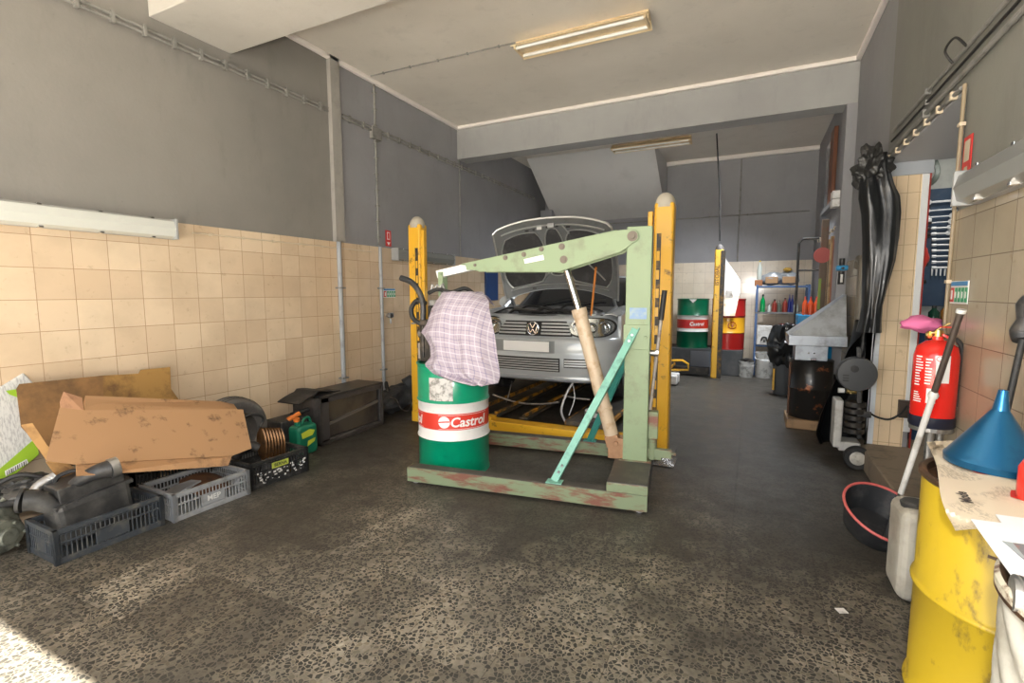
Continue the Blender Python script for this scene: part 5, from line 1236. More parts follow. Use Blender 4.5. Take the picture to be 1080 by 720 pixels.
# ================================================================ DOORWAY CONTENTS
tbd = thing('tool_board', 'blue tool board with combination spanners hung in the side room', 'tool board', (1.45,5.58,1.3))
B_((1.28,5.57,1.30),(1.66,5.60,2.32),'board',M('navy_tool_board',(.02,.045,.085),.5,dirt=(.05,.07,.10),dscale=6),tbd,.004)
polish = M('polished_tool_steel', (.72,.73,.74), .42, .45)
def spanner(p, L, s, label):
    """combination spanner lying left to right on the board"""
    t = thing('spanner', label, 'spanner', p, group='spanners on the blue tool board')
    y = p[1]; mb = MB(); mb.bar((p[0]-L*.5,y,p[2]),(p[0]+L*.32,y,p[2]+.004),.006,.014*s); mb.build('shank', polish, t, .002)
    mb = MB(); n = 16; r1, r0 = .034*s, .016*s; cx_, cz = p[0]+L*.42, p[2]+.006
    o_ = [(cx_+r1*math.cos(a), y-.006, cz+r1*math.sin(a)) for a in [R(50)+R(260)*k/n for k in range(n+1)]]
    i_ = [(cx_+.010*s+r0*math.cos(a), y-.006, cz+.006*s+r0*math.sin(a)) for a in [R(50)+R(260)*(n-k)/n for k in range(n+1)]]
    mb.prism(o_+i_, (0,.010,0)); mb.build('open_jaw', polish, t)
    mb = MB(); mb.lathe([(.010*s,-.005),(.020*s,-.005),(.020*s,.005),(.010*s,.005),(.010*s,-.005)], seg=18, mat=Matrix.Translation((p[0]-L*.5,y,p[2])) @ Matrix.Rotation(R(90),4,'X')); mb.build('ring_end', polish, t, smooth=True)
for k, (px_, py_, L, s) in enumerate(((986,213,.27,1.25),(985,222,.20,1.0),(984,229,.18,.9),(983,235,.17,.85),(982,241,.16,.8),(981,247,.15,.75))):
    p = PY(px_, py_, 5.55)
    le = PY(979,py_,5.55).x; spanner((le+L*.5,p.y,p.z), L, s*(.95 if k == 0 else .78), ['largest chrome spanner, top of the row on the blue tool board','second chrome spanner from the top on the blue tool board','third spanner from the top on the blue tool board','fourth spanner from the top on the blue tool board','fifth spanner from the top on the blue tool board','smallest spanner, lowest of the chrome spanners on the blue tool board'][k])
NUMW = ['topmost','second','third','fourth','fifth','sixth','seventh','eighth']
for k in range(8):
    p = PY(998, 240+6.0*k, 5.55); t = thing('socket_bar', 'steel bar in the lower stack on the tool board, %s from the top' % NUMW[k], 'tool', p, group='steel bars stacked under the spanners')
    mb = MB(); mb.cone((p.x-.09,p.y,p.z),(p.x+.10,p.y,p.z),.0085,seg=10); mb.build('bar', polish, t, smooth=True)
    mb = MB(); mb.cone((p.x-.10,p.y,p.z),(p.x-.07,p.y,p.z),.014,seg=10); mb.build('socket', polish, t, smooth=True)
for k in range(5):
    p = PY(983+4.5*k, 287, 5.55); o = MB().cone((p.x,p.y,p.z+.03),(p.x,p.y,p.z-.03),.008,.005,8).build('screwdriver_bit', polish, None, smooth=True)
    tag(o, 'small bright tool tip in the row below the steel bars on the tool board', 'tool', 'row of small tool tips on the tool board')
p = PY(972,272,5.3); t = thing('hand_lamp', 'red plastic hand tool hanging inside the doorway at the red edge', 'tool', p)
mb = lump((p.x,p.y,p.z),.06,(.8,.8,1.7),2,.2,3); mb.build('red_body', red, t, smooth=True); MB().tube([p+Vector((0,0,.1)),p+Vector((-.01,0,.2)),p+Vector((-.04,0,.28))], .008, 6, 4).build('cord', rubber, t, smooth=True)
# dark machinery on the left half of the tool wall
t = thing('hanging_tools', 'cluster of dark greasy tools hanging in the side room left of the spanners', 'tools', (1.24,5.4,1.5))
mb = MB(); random.seed(3)
for k in range(18):
    z = 1.30+.05*k; mb.cone((1.26+.03*random.random(),5.45,z),(1.30+.07*random.random(),5.52,z+.03*random.random()),.012+.014*random.random(),seg=8)
mb.build('tool_cluster', greasy, t, smooth=True)
mb = MB(); p = PY(975,232,5.3); mb.box((p.x-.03,p.y,p.z-.015),(p.x+.05,p.y+.03,p.z+.012)); mb.build('vice_jaw', polish, t, .004)
bench = thing('workbench', 'blue steel workbench in the side room behind the extinguisher', 'workbench', (1.45,5.35,.17))
bb = M('blue_bench_paint', (.03,.10,.22), .4)
B_((1.24,5.15,1.12),(1.85,5.55,1.17),'bench_top',bb,bench)
for x in (1.26,1.80): B_((x,5.17,.17),(x+.05,5.22,1.12),'leg',bb,bench); B_((x,5.48,.17),(x+.05,5.53,1.12),'leg',bb,bench)
B_((1.30,5.50,.4),(1.80,5.52,1.05),'back_panel',M('pale_panel',(.40,.40,.38),.5,dirt=(.2,.2,.2)),bench)
for k, (dx, mt, h, lab) in enumerate(((.30,'amber',.14,'amber glass jar on the blue workbench in the side room'),(.42,'r',.16,'small red bottle on the blue workbench in the side room'),(.22,'g',.12,'dark green bottle on the blue workbench in the side room'))):
    mt = {'amber':M('amber_glass',(.28,.12,.03),.15),'r':red,'g':M('dark_green_glass',(.01,.05,.03),.15)}[mt]
    t = thing('bottle', lab, 'bottle', (1.17+dx,5.3,1.17)); MB().lathe([(0,0),(.035,0),(.038,.02),(.038,h*.7),(.018,h*.9),(.016,h)], (1.17+dx,5.3,1.17), 20).build('bottle_body', mt, t, smooth=True); MB().cone((1.17+dx,5.3,1.17+h),(1.17+dx,5.3,1.19+h),.017,seg=12).build('cap', blk, t, smooth=True)
p = PY(978,180,5.4); mb = MB()
for r_ in (.10,.115,.13): mb.tube([(p.x+r_*.6*math.cos(a),p.y+.02*math.sin(a*3),p.z+r_*math.sin(a)) for a in [2*math.pi*k/24 for k in range(25)]], .010, 6)
tag(mb.build('cable_coil', M('green_grey_cable',(.10,.12,.10),.5), None, smooth=True), 'coiled grey green cable hanging under the doorway lintel', 'cable')
# flex and box on the door post
tag(B_((1.10,4.845,.42),(1.19,4.895,.56),'socket_box',M('dark_wood_box',(.05,.035,.025),.5),None,.004), 'small dark box low on the white door frame', 'box')
tag(MB().tube([PY(957,428,4.84),PY(950,436,4.80),PY(938,442,4.78),PY(926,440,4.80),PY(918,436,4.82)], .008, 8, 6).build('power_cable', rubber, None, smooth=True), 'black power cable hanging between the door frame and the pressure washer', 'cable')

# ================================================================ BLACK PLASTIC SHEET AND PRESSURE WASHER
bagm = M('glossy_black_plastic_film', (.010,.011,.012), .36, coat=.15, bmp=.5, bscale=9)
sheet_rows = [  # image row, left, right, depth half-thickness
 (166,910,938,.06),(180,907,940,.07),(196,905,945,.08),(208,904,951,.08),(225,907,952,.08),(250,908,950,.08),(275,908,946,.08),(300,908,938,.08),(322,908,932,.075),(335,906,931,.08),(350,902,931,.09)]
bs_t = thing('plastic_sheet', 'glossy black plastic sheet hanging down the wall beside the doorway', 'plastic sheet', (.80,4.7,1.1))
mb = MB(); rings = []; bm = mb.bm; NS = 64
R2 = []
for a, b_ in zip(sheet_rows, sheet_rows[1:]):
    for k in range(4): f = k/4; R2.append(tuple(a[i]*(1-f)+b_[i]*f for i in range(4)))
R2.append(sheet_rows[-1])
for j, (y, xl, xr, th) in enumerate(R2):
    L_, R_ = PY(xl, y, 4.70), PY(xr, y, 4.70); c = (L_+R_)/2; hw = (R_-L_).length/2
    ring = []
    for i in range(NS):
        t_ = 2*math.pi*i/NS; fold = .012*math.sin(t_*5+j*.02)+.030*noise.noise(Vector((math.cos(t_)*1.6,math.sin(t_)*1.6,j*.05)))+.012*noise.noise(Vector((math.cos(t_)*5,math.sin(t_)*5,j*.16)))
        rr = 1+fold/.08*.9
        ring.append(bm.verts.new((c.x+hw*(.93*math.cos(t_)*(1+fold)), c.y+th*math.sin(t_)*rr, c.z)))
    rings.append(ring)
for a, b_ in zip(rings, rings[1:]):
    for i in range(NS): bm.faces.new([a[i],a[(i+1)%NS],b_[(i+1)%NS],b_[i]])
bm.faces.new(rings[0]); mb.build('hanging_sheet', bagm, bs_t, smooth=True, auto=80)
# crumpled knot at the top
mb = lump((.79,4.70,2.37),.10,(1.05,.8,1.5),8,.6,5); mb.build('knot', M('crumpled_black_film',(.02,.02,.019),.35,bmp=.9,bscale=30), bs_t, smooth=True)
# lower skirt spreading over the washer to the floor, open at the front
low = [(338,902,932),(365,896,932),(390,886,930),(415,876,928),(440,866,925),(460,861,921),(472,866,916)]
R3 = []
for a, b_ in zip(low, low[1:]):
    for k in range(4): f = k/4; R3.append(tuple(a[i]*(1-f)+b_[i]*f for i in range(3)))
R3.append(low[-1]); bm = bmesh.new(); rings = []
for j, (y, xl, xr) in enumerate(R3):
    L_, R_ = PY(xl, y, 4.98), PY(xr, y, 4.98); c = (L_+R_)/2; hw = (R_-L_).length/2; z_ = max(.012, c.z)
    ring = []; op = min(1, j/5)
    for i in range(NS):      # starts and ends at the front opening
        t_ = R(-90+62*op) + (2*math.pi-2*R(62)*op)*i/(NS-1) - R(28)*op
        fold = .03*math.sin(t_*8+j*.07)+.02*math.sin(t_*14-j*.13)
        ring.append(bm.verts.new((min(XR-.015, c.x+hw*math.cos(t_)*(1+fold)), c.y+.17*math.sin(t_)*(1+fold), z_)))
    rings.append(ring)
for a, b_ in zip(rings, rings[1:]):
    for i in range(NS-1): bm.faces.new([a[i],a[i+1],b_[i+1],b_[i]])
bmesh.ops.solidify(bm, geom=bm.faces[:], thickness=.003)
mb = MB(); mb.bm = bm; mb.build('skirt', bagm, bs_t, smooth=True, auto=80)
pw = thing('pressure_washer', 'wheeled grey and black pressure washer under the black plastic sheet', 'pressure washer', (.80,4.82,0))
P4 = lambda x, y, Y_=4.80: PY(x, y, Y_)
c = P4(903,394,4.72); T = Matrix.Translation(c) @ Matrix.Rotation(R(90),4,'X')
MB().lathe([(0,-.05),(.130,-.05),(.138,-.03),(.138,.03),(.130,.045),(.05,.05),(0,.05)], seg=44, mat=T).build('hose_reel_cover', M('dark_grey_plastic',(.055,.058,.062),.42), pw, smooth=True)
mb = MB()
for k in range(3): mb.box((c.x-.095,c.y-.054,c.z-.015-.022*k),(c.x-.055,c.y-.046,c.z-.006-.022*k))
mb.lathe([(0,0),(.028,0),(.028,.01),(0,.012)], seg=20, mat=Matrix.Translation((c.x-.02,c.y-.047,c.z+.045)) @ Matrix.Rotation(R(90),4,'X')); mb.build('cover_vents', rubber, pw)
wbody = M('pale_grey_washer_plastic', (.50,.49,.46), .4, dirt=(.3,.28,.25), dscale=9)
mb = MB(); a, b_ = P4(880,420), P4(888,468); mb.box((a.x,4.74,b_.z-.02),(a.x+.06,4.92,a.z)); q = P4(903,472); mb.box((a.x+.04,4.74,.12),(q.x+.02,4.92,.20)); mb.build('body_panel', wbody, pw, .012)
mb = MB()
for k in range(5): z0_ = .28+.055*k; mb.cone((a.x+.14,4.76,z0_),(a.x+.14,4.76,z0_+.04),.072,seg=20)
mb.build('motor_fins', greasy, pw, .004, True)
mb = MB(); g_ = P4(893,412); mb.cone(g_,g_+Vector((.10,0,.0)),.022,seg=12); mb.cone(g_+Vector((.03,0,-.02)),g_+Vector((.03,0,.05)),.018,seg=12); mb.cone(g_+Vector((.075,0,-.02)),g_+Vector((.075,0,.045)),.016,seg=12); mb.build('brass_pump', brass, pw, .002, True)
MB().cone(g_+Vector((-.06,0,0)),g_+Vector((-.015,0,0)),.020,seg=14).build('hose_connector', whitepl, pw, smooth=True)
mb = MB(); h0, h1 = P4(906,462,4.72), P4(906,366,4.72); mb.bar(h0,h1,.035,.03); mb.bar(h0+Vector((0,0,.20)),h0+Vector((.07,0,.20)),.02,.05); mb.build('upright_handle', blackpl, pw, .006)
for k, (xx_, yy_) in enumerate(((.815,4.68),(.875,5.02))):
    T = Matrix.Translation((xx_,yy_,.096)) @ Matrix.Rotation(R(90),4,'X')
    mb = MB(); mb.lathe([(.055,-.026),(.088,-.026),(.096,-.014),(.096,.014),(.088,.026),(.055,.026)], seg=36, mat=T); w_ = mb.build('wheel', rubber, pw, smooth=True)
    mb = MB(); mb.lathe([(0,-.02),(.02,-.02),(.052,-.012),(.058,-.012),(.058,.022),(.05,.026),(.018,.030),(0,.034)], seg=30, mat=T); mb.build('hub', M('cream_wheel_hub',(.50,.48,.42),.45,dirt=(.25,.22,.18),dscale=20), w_, smooth=True)
# grey pipe elbow on the wall beside the sheet
mb = MB(); mb.tube([(.86,5.25,0.9),(.86,5.25,1.62),(.86,5.29,1.70),(.86,5.40,1.72),(.86,5.48,1.66)], .035, 14, 6); tag(mb.build('drain_pipe', M('brown_grey_pipe',(.16,.14,.11),.5,dirt=(.09,.08,.06)), None, smooth=True), 'brownish vertical pipe with bent top behind the black sheet', 'pipe')
# ================================================================ FORGE-LIKE FUNNEL ON BLACK BARREL
bc = (.60,6.05)
bl = thing('oil_drum', 'small rusty black barrel under the galvanised hopper', 'oil drum', (*bc,.10))
blkp = M('rusty_black_barrel', (.02,.019,.018), .32, .2, dirt=(.30,.10,.04), dscale=6, dlo=.60, dhi=.66, coat=.2)
MB().lathe([(0,.10),(.19,.10),(.20,.11),(.20,.40),(.212,.415),(.20,.43),(.20,.70),(.205,.71),(.19,.72),(0,.715)], (*bc,0), 48).build('shell', blkp, bl, smooth=True, auto=50)
B_((bc[0]-.205-.004,bc[1]-.05,.12),(bc[0]-.19,bc[1]+.0,.68),'rust_strip',rust,bl,.002)
tag(B_((.38,5.83,.0),(.82,6.27,.10),'pallet_block',M('raw_timber',(.36,.22,.11),.6,dirt=(.15,.09,.05),dscale=7),None,.008), 'low timber block under the small black barrel', 'block')
hp = thing('metal_hopper', 'galvanised sheet metal hopper with a pitched top standing on the black barrel', 'hopper', (*bc,.72))
dgalv = M('dark_galvanised_sheet', (.36,.39,.43), .42, .7, dirt=(.2,.21,.22), dscale=5)
B_((.43,5.88,.722),(.72,6.22,.885),'neck',dgalv,hp,.003)
mb = MB(); mb.box((.36,5.80,.88),(.87,6.34,.985)); mb.build('box', dgalv, hp, .004)
mb = MB(); A = [(.37,5.81,.985),(.86,5.81,.985),(.86,6.33,.985),(.37,6.33,.985)]; tp = [(.86,5.98,1.40),(.86,6.22,1.40)]
bmv = [mb.bm.verts.new(v) for v in A+tp]
for f in ((0,1,4),(1,2,5,4),(2,3,5),(3,0,4,5),(3,2,1,0)): mb.bm.faces.new([bmv[i] for i in f])
mb.build('pitched_top', M('dull_zinc_sheet',(.58,.62,.66),.42,.6,dirt=(.22,.23,.24),dscale=3.5,dlo=.42,dhi=.68), hp)
mb = MB()
for x in (.55,.60): mb.cone((x,5.878,.80),(x,5.87,.80),.008,seg=8)
mb.cone((.57,5.86,.735),(.62,5.86,.735),.014,seg=10); mb.build('rivets', chrome, hp)
# blue drum lid / funnel piece to the right of the neck
t = thing('blue_container', 'bright blue plastic container behind the hopper neck', 'container', (.80,6.5,.5))
bluep = M('bright_blue_plastic', (.01,.25,.52), .35)
MB().lathe([(0,0),(.10,0),(.115,.30),(.13,.32)], (.80,6.52,.52), 24).build('tub', bluep, t, smooth=True)
tag(B_((.68,6.38,0),(.90,6.64,.52),'stool_box',greasy,None,.01), 'dark box that carries the blue container beside the barrel', 'box')
# black bag over a bin
bn = thing('waste_bin', 'grey metal bin with a yellow edge under the black bag', 'bin', (.42,6.75,0))
q = PZ(824,417,0)
MB().lathe([(0,0),(.115,0),(.12,.01),(.135,.42),(.14,.43)], (q.x+.02,q.y+.15,0), 30).build('bin_shell', M('grey_bin_metal',(.16,.17,.18),.35,.5), bn, smooth=True)
MB().box((q.x-.115,q.y+.06,.06),(q.x-.09,q.y+.12,.36)).build('yellow_strip', yellow, bn)
mb = lump((q.x+.02,q.y+.10,.70),.22,(.95,.9,1.35),14,.45,4); tag(mb.build('bin_bag', bagm, None, smooth=True), 'full black bin bag slumped on the grey bin beside the hopper', 'bag')

# ================================================================ REAR WALL
YR = 9.45
plat = M('dark_plinth', (.05,.055,.06), .5, dirt=(.10,.10,.10), dscale=3)
t = thing('drum_rack', 'dark low plinth along the rear wall carrying the two drums', 'plinth', (-.70,YR,0))
B_((-1.75,9.12,.0),(-.10,9.86,.44),'plinth',plat,t,.01); B_((-.93,9.10,.0),(-.60,9.12,.40),'grey_door',M('slate_panel',(.11,.12,.14),.45),t,.004)
rd_ = .268
d1 = drum('oil_drum', 'green drum with red and white band on the rear plinth', (-.95,YR), rd_, .87, [(0,.335,M('deep_green_paint',(.0,.13,.06),.28,coat=.4)),(.335,.40,cwhite),(.40,.58,cred),(.58,.665,cwhite),(.665,1,MATS['deep_green_paint'])], None, z0=.44)
va = math.atan2(-YR, .95)
text_obj('Castrol', .085, 'lettering', wlet, d1, (0,0,.44+.49*.87), None, None, bold=.002, shear=.18, wrap=((-.95,YR), rd_, va+.28), lift=.002)
arc_patch((-.95,YR), rd_, va-.95, va-.20, .44+.43*.87, .44+.55*.87, 'bright_patch', M('bright_red_patch',(.60,.03,.03),.4), d1, .002)
mb = MB(); mb.prism([(-.99,YR-rd_-.012,1.305),(-.86,YR-rd_-.012,1.305),(-.925,YR-rd_-.012,1.24)], (0,.004,0)); mb.build('paper_flap', whitepl, d1)
syel = M('shell_yellow', (.80,.40,.02), .3, coat=.3)
d2 = drum('oil_drum', 'red and yellow drum on the rear plinth behind the far yellow post', (-.36,YR), rd_, .87, [(0,.32,M('shell_red',(.38,.015,.012),.3,coat=.3)),(.32,.63,syel),(.63,1,MATS['shell_red'])], None, z0=.44)
# scallop emblem: red outline fan on the yellow band
va2 = math.atan2(-YR, .36); zc = .44+.475*.87
def fan(rad, lift, nm, mat):
    mb = MB(); P = []
    for k in range(15):
        a = R(-25+230*k/14); rr = rad*(1+.06*math.cos(k*math.pi)); P.append((rr*math.cos(a), rr*math.sin(a)))
    P += [(-.35*rad,-.75*rad),(.35*rad,-.75*rad)]
    vs_ = []
    for dx, dz in P:
        a = va2+.25+dx/rd_; vs_.append(mb.bm.verts.new((-.36+(rd_+lift)*math.cos(a), YR+(rd_+lift)*math.sin(a), zc+dz)))
    mb.bm.faces.new(vs_); return mb.build(nm, mat, d2)
fan(.070,.005,'scallop_emblem',MATS['shell_red']); fan(.056,.008,'scallop_emblem',syel)
mb = MB()
for k in range(5):
    a = R(50+20*k); p0_ = (0,-.03); p1_ = (.048*math.cos(a),.048*math.sin(a))
    def wv(p, l=.011): q_ = va2+.25+p[0]/rd_; return Vector((-.36+(rd_+l)*math.cos(q_), YR+(rd_+l)*math.sin(q_), zc+p[1]))
    mb.bar(wv(p0_), wv(p1_), .004, .003, up=(0,1,0))
mb.build('emblem_ribs', MATS['shell_red'], d2)
# polished sheet standing in front of it
ps_ = thing('metal_funnel_sheet', 'shiny folded metal sheet standing on the red and yellow drum', 'sheet metal', (-.33,9.2,1.0))
shiny = M('polished_tinplate', (.70,.73,.78), .30, .9)
Yp = 9.12
def pp(x, y, Y_=Yp): return PY(x, y, Y_)
mb = MB(); mb.prism([pp(761.5,269),pp(763,269),pp(781,296),pp(780,311.5),pp(760,311.5)], (0,.012,0)); mb.build('upper_panel', shiny, ps_)
mb = MB(); mb.prism([pp(760,312),pp(779.5,312),pp(775,333),pp(759.5,333)], (0,.012,0)); mb.build('lower_panel', M('stained_tinplate',(.78,.72,.64),.3,.5,dirt=(.55,.30,.12),dscale=9), ps_)
mb = MB(); mb.box(tuple(pp(765,314,Yp-.02)), tuple(pp(773,306,Yp-.005))); mb.build('latch', steel, ps_, .003)
MB().tube([(-.36,9.2,1.31),(-.35,9.14,1.33),(-.35,9.13,1.38)], .01, 6).build('stand_rod', steel, ps_)
# shelving rack
rk = thing('shelving_rack', 'blue steel shelving rack against the rear wall', 'rack', (.42,9.6,0))
bs_ = M('blue_rack_paint', (.05,.12,.28), .4)
for x in (.06,.82):
    for y in (9.36,9.80): B_((x,y,0),(x+.035,y+.035,1.55),'post',bs_,rk,.002)
for z, mt in ((1.50,bs_),(1.06,M('grey_shelf_board',(.16,.16,.16),.5)),(.50,bs_)): B_((.06,9.36,z),(.855,9.835,z+.03),'shelf',mt,rk,.002)
def bottle(x, y, z, r, h, mat, label, cap=None, name='bottle', grp=None):
    t = thing(name, label, 'bottle', (x,y,z), group=grp)
    MB().lathe([(0,0),(r,0),(r*1.02,.01),(r*1.02,h*.58),(r*.7,h*.72),(r*.34,h*.82),(r*.32,h*.93)], (x,y,z), 20).build('bottle_body', mat, t, smooth=True)
    MB().cone((x,y,z+h*.92),(x,y,z+h),r*.38,seg=12).build('cap', cap or blk, t, smooth=True)
gg = M('green_bottle_glass', (.0,.28,.07), .12, coat=.4); mr = M('maroon_bottle', (.22,.025,.015), .3); nb = M('navy_bottle', (.012,.02,.14), .3); clr = M('cloudy_clear_bottle', (.55,.60,.55), .2)
zS = 1.09
for px_, r, h, mt, cp, lab in ((804,.045,.36,gg,blk,'tall bright green bottle on the middle shelf of the blue rack'),(811,.028,.17,clr,None,'short clear bottle right of the green one on the middle shelf'),(816.5,.045,.26,mr,None,'maroon bottle nearest the green bottle on the middle shelf'),
    (821.5,.026,.24,M('grey_green_bottle',(.10,.12,.09),.35),None,'slim grey green bottle between two maroon ones on the middle shelf'),(827.5,.045,.29,mr,None,'taller maroon bottle left of the navy ones on the middle shelf'),(832,.024,.36,nb,nb,'slim navy bottle, left of two side by side'),(835,.024,.35,nb,nb,'slim navy bottle, right of two side by side'),(839,.04,.22,clr,M('blue_cap',(.03,.08,.35),.4),'clear bottle with blue top at the right end of the middle shelf')):
    p = PY(px_, 330, 9.45); bottle(p.x, 9.45, zS, r*.85, h*.82, mt, lab, cp)
zS = 1.53
p = PY(800.5,300,9.45); bottle(p.x,9.45,zS+.11,.035,.32,clr,'clear bottle with yellow label standing on the boxes, top shelf of the blue rack',M('yellow_cap',(.7,.5,.05),.4))
def rbox(label, x0, x1, z, h, mat, name='box', y0=9.40, d=.25, cat='box', bev=.008): return tag(B_((x0,y0,z),(x1,y0+d,z+h),name,mat,None,bev), label, cat)
a = PY(793,300,9.45).x; b_ = PY(804,300,9.45).x
rbox('orange brown carton at the left end of the top shelf', a+.04, b_, zS, .10, M('orange_brown_carton',(.36,.15,.06),.6), d=.3)
gb_ = M('grey_polythene_bag', (.30,.32,.34), .3, coat=.3, bmp=.6, bscale=20)
for px_, sx_, mt, lab in ((814,.16,gb_,'grey polythene bag of parts, left of two on the top shelf'),(832,.15,gb_,'grey polythene bag of parts, right of two on the top shelf')):
    p = PY(px_,296,9.5); mb = lump((p.x,9.52,zS+.125),.12,(sx_/.12,1.0,.95),px_,.35,3); t = thing('plastic_bag', lab, 'bag', (p.x,9.52,zS)); mb.build('bag', mt, t, smooth=True)
    MB().box((p.x-.10,9.385,zS+.04),(p.x+.09,9.40,zS+.15)).build('brown_part', M('tan_part',(.40,.24,.12),.6), t, .01)
p = PY(831,280,9.5); tag(lump((p.x,9.5,zS+.27),.06,(1.1,1,.6),5,.2,3).build('sponge', M('ochre_sponge',(.42,.25,.04),.8), None, smooth=True), 'ochre yellow lump on top of the right grey bag', 'sponge')
t = thing('ceramic_sink', 'white box with a black tap mark on the lowest shelf of the rack', 'box', (.20,9.35,.54)); B_((.10,9.33,.532),(.33,9.62,.86),'box',whitepl,t,.012); MB().cone((.215,9.32,.60),(.215,9.33,.60),.02,seg=12).build('black_spout',blk,t)
MB().tube([(.17,9.315,.60),(.19,9.315,.66),(.24,9.315,.66),(.26,9.315,.60)],.012,8,4).build('handle',blk,t,smooth=True)
rbox('dark red plastic box on the lowest shelf right of the white box', .42, .66, .532, .36, M('dark_red_box',(.28,.02,.02),.35), bev=.03)
def pail(x, y, r, h, label, mat):
    t = thing('bucket', label, 'bucket', (x,y,0)); MB().lathe([(0,0),(r*.9,0),(r*.92,.01),(r,h*.94),(r*1.04,h),(r*.96,h),(r*.9,.02),(0,.02)], (x,y,0), 30).build('tub', mat, t, smooth=True)
    MB().tube([(x+r*1.05*math.cos(k_),y-r*1.05*math.sin(k_)*.25-r*.9,h*.85-.35*r*math.sin(k_)) for k_ in [math.pi*i/10 for i in range(11)]], .003, 6).build('bail_handle', steel, t, smooth=True); return t
wb_ = M('stained_white_bucket', (.62,.62,.60), .4, dirt=(.30,.30,.28), dscale=12, dlo=.5, dhi=.62)
pail(-.035,9.12,.115,.27,'white bucket on the floor left of the blue rack',wb_)
tag(lump((-.035,9.12,.285),.085,(1.1,1,.35),7,.4,3).build('rag', greasy, None, smooth=True), 'dark rag stuffed in the left white bucket', 'rag')
pail(.235,9.20,.145,.42,'taller printed white bucket under the blue rack shelf',wb_)
# blue bins, reds and rails on the right of the rack
t = thing('parts_cabinet', 'grey steel cabinet below the blue crate at the far right wall', 'cabinet', (.72,8.3,0)); B_((.52,8.1,.0),(.90,8.9,.86),'body',M('dark_steel_cabinet',(.09,.095,.10),.5),t,.01); B_((.515,8.15,.1),(.52,8.85,.8),'door',M('dark_cabinet_door',(.07,.075,.08),.4),t,.002)
p = PY(848,340,8.2); tag(B_((.60,8.08,.86),(.86,8.45,1.10),'blue_crate',bluep,None,.01), 'bright blue plastic crate in front of the shelving at far right', 'crate')
for px_, lab in ((849,'orange red bottle in the blue crate, left one'),(855,'orange red bottle in the blue crate, middle one'),(861,'orange red bottle in the blue crate, nearest the right wall')):
    p = PY(px_, 322, 8.2); bottle(p.x, 8.2, 1.10, .035, .26, M('orange_red_bottle',(.62,.08,.02),.35), lab, cap=red)
fr_ = thing('steel_frame', 'tall dark steel pipe frame standing near the far right wall', 'frame', (.75,8.6,.86))
pa_ = PY(843,252,8.6); mb = MB(); mb.tube([(pa_.x,8.6,.86),(pa_.x,8.6,pa_.z-.06),(pa_.x+.05,8.6,pa_.z),(XR-.03,8.6,pa_.z)], .018, 8); mb.build('frame_tube', greasy, fr_)
mb = MB(); mb.tube([(pa_.x,8.6,1.75),(XR-.04,8.6,1.75)], .012, 8); mb.build('cross_tube', greasy, fr_)
tag(B_((.78,7.58,.0),(.86,7.66,2.36),'wooden_post',M('grimy_brown_post',(.14,.10,.07),.6,dirt=(.20,.06,.03),dscale=4),None,.008), 'grimy brown upright post near the far right wall', 'post')
t = thing('paint_splash_sign', 'faded red round patch on the brown upright post', 'sign', (.80,7.57,1.82)); MB().cone((.80,7.575,1.9),(.80,7.56,1.9),.10,seg=24).build('disc', M('faded_red_disc',(.45,.10,.09),.6), t, .002)
mb = MB(); mb.box((.775,7.56,1.2),(.805,7.575,1.6)); tag(mb.build('green_strip', M('green_yellow_strip',(.22,.34,.05),.5), None), 'narrow green yellow strip on the brown upright post', 'strip')
# air regulator in blue on the wall
p = PX(889,283,XR-.10); t = thing('air_regulator', 'blue and black compressed air regulator on the right wall by the pillar', 'regulator', p)
mb = MB(); mb.box((XR-.16,p.y-.05,p.z-.02),(XR-.06,p.y+.05,p.z+.03)); mb.build('blue_body', bluep, t, .01)
mb = MB(); mb.cone((XR-.11,p.y,p.z-.03),(XR-.11,p.y,p.z-.16),.028,seg=16); mb.cone((XR-.11,p.y,p.z+.03),(XR-.11,p.y,p.z+.10),.025,seg=16); mb.cone((XR-.11,p.y-.03,p.z),(XR-.11,p.y-.10,p.z),.012,seg=10); mb.build('filter_bowl', blk, t, smooth=True)
mb = MB(); mb.cone((XR-.11,p.y-.03,p.z-.06),(XR-.11,p.y-.032,p.z-.14),.012,seg=10); mb.build('sight_glass', whitepl, t, smooth=True)
# yellow jack on the floor by the plinth, blue board on the left wall
t = thing('trolley_jack', 'yellow framed trolley jack on the floor between the far post and the car', 'jack', (-1.0,7.9,0))
P9 = lambda x, y: PY(x, y, 7.9)
MB().tube([P9(700,380),P9(720,380),P9(726,384),P9(726,390),P9(700,390)], .018, 8).build('yellow_loop', yellow, t, smooth=True); q = P9(712,388); mb = MB(); mb.box((q.x-.13,7.75,.02),(q.x+.05,8.1,.16)); mb.build('jack_body', whitepl, t, .02)
mb = MB(); 
for dx in (-.11,.03):
    for yy in (7.80,8.05): mb.cone((q.x+dx-.01,yy,.03),(q.x+dx+.01,yy,.03),.03,seg=14)
mb.build('castors', rubber, t)
tag(B_((XL+.013,7.2,1.30),(XL+.05,7.62,1.86),'blue_board',M('deep_blue_board',(.015,.06,.20),.5),None,.004), 'dark blue board on the left wall tiles behind the raised bonnet', 'board')

tag(MB().box((.40,2.50,.001),(.44,2.535,.004),Matrix.Rotation(R(25),3,'Z')).build('paper_scrap', whitepl, None), 'tiny white paper scrap on the floor left of the yellow drum', 'paper')
# ================================================================ LIGHT AND CAMERA
w = bpy.data.worlds.new('World'); SC.world = w; w.use_nodes = True
bg = w.node_tree.nodes['Background']; bg.inputs[0].default_value = (.93,.96,1.0,1); bg.inputs[1].default_value = 2.3
l = bpy.data.lights.new('sun', 'SUN'); l.energy = 34; l.angle = R(.6); l.color = (1,.95,.86)
o = bpy.data.objects.new('sun', l); COL.objects.link(o)
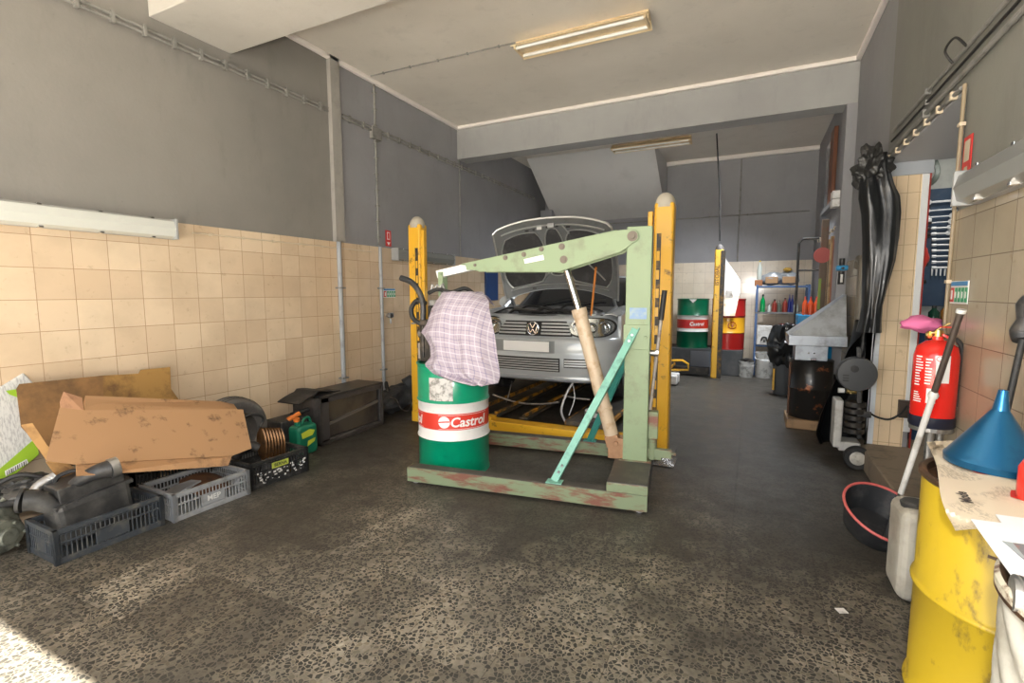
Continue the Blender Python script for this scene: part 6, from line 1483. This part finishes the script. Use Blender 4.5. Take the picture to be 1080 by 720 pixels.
# sun stands high behind the building front; its light reaches 1.5 m past the door
dirv = Vector((-.12, 1.83, -3.05)).normalized(); o.rotation_euler = dirv.to_track_quat('-Z', 'Y').to_euler()
l = bpy.data.lights.new('door_daylight', 'AREA'); l.shape = 'RECTANGLE'; l.size = 4.6; l.size_y = 3.0; l.energy = 1
l.cycles.is_portal = True
o = bpy.data.objects.new('door_daylight', l); COL.objects.link(o); o.location = (-1.5, YF-.02, 1.52); o.rotation_euler = (R(90),0,0)
# the photographer's flash, just above the lens
l = bpy.data.lights.new('camera_flash', 'AREA'); l.shape = 'DISK'; l.size = .10; l.energy = 45; l.color = (1,.95,.88)
o = bpy.data.objects.new('camera_flash', l); COL.objects.link(o); o.location = (.02, -.05, 1.62)
o.rotation_euler = (FW + Vector((0,0,.12))).to_track_quat('-Z','Y').to_euler()
# added fill lamps that brighten the rear and the side room
def area(name, loc, rot, sx, sy, e, col):
    l = bpy.data.lights.new(name, 'AREA'); l.shape = 'RECTANGLE'; l.size = sx; l.size_y = sy; l.energy = e; l.color = col; l.spread = R(120)
    o = bpy.data.objects.new(name, l); COL.objects.link(o); o.location = loc; o.rotation_euler = rot; return o
area('rear_fill_light', (XR-.65, 8.0, 3.35), (0, R(24), R(0)), .9, 1.2, 60, (.92,.96,1.0))
area('side_room_fill_light', (1.5, 4.3, 3.6), (0,0,0), .5, .8, 22, (1,.98,.94))
cam = bpy.data.cameras.new('camera'); cam.sensor_width = 36; cam.lens = F_PX/1080*36; cam.clip_start = .05
co = bpy.data.objects.new('camera', cam); COL.objects.link(co); SC.camera = co
mw = Matrix((RT, UP, -FW)).transposed().to_4x4(); mw.translation = CAM; co.matrix_world = mw
SC.view_settings.view_transform = 'Standard'; SC.view_settings.look = 'None'; SC.view_settings.gamma = 1; SC.view_settings.use_curve_mapping = False
SC.view_settings.exposure = 0.45
SC.cycles.max_bounces = 8; SC.cycles.diffuse_bounces = 5; SC.cycles.sample_clamp_indirect = 6

# repeats share a group
GR = {'plastic_crate':'plastic crates in a row along the left wall','fluorescent_lamp':'grey covered lamps on the walls','ceiling_lamp':'cream twin tube ceiling lamps','oil_drum':'oil drums and barrels around the workshop',
      'bucket':'white buckets','cardboard_box':'cardboard leaning over the crates','leaflet':'white leaflets on the drums','plastic_bag':'grey bags on the top shelf','drain_pipe':'pipes on the walls','conduit':'conduits and cables on walls and ceiling','wall_sign':'small signs on the walls','hose':'loose black hoses'}
for o in SC.objects:
    k = o.name.split('.')[0]
    if o.parent is None and 'label' in o and 'group' not in o:
        if k in GR: o['group'] = GR[k]
        elif k == 'bottle' and o.location.y > 9: o['group'] = 'bottles on the blue rack'
        elif k == 'bottle' and o.location.y > 8: o['group'] = 'orange red bottles in the blue crate'
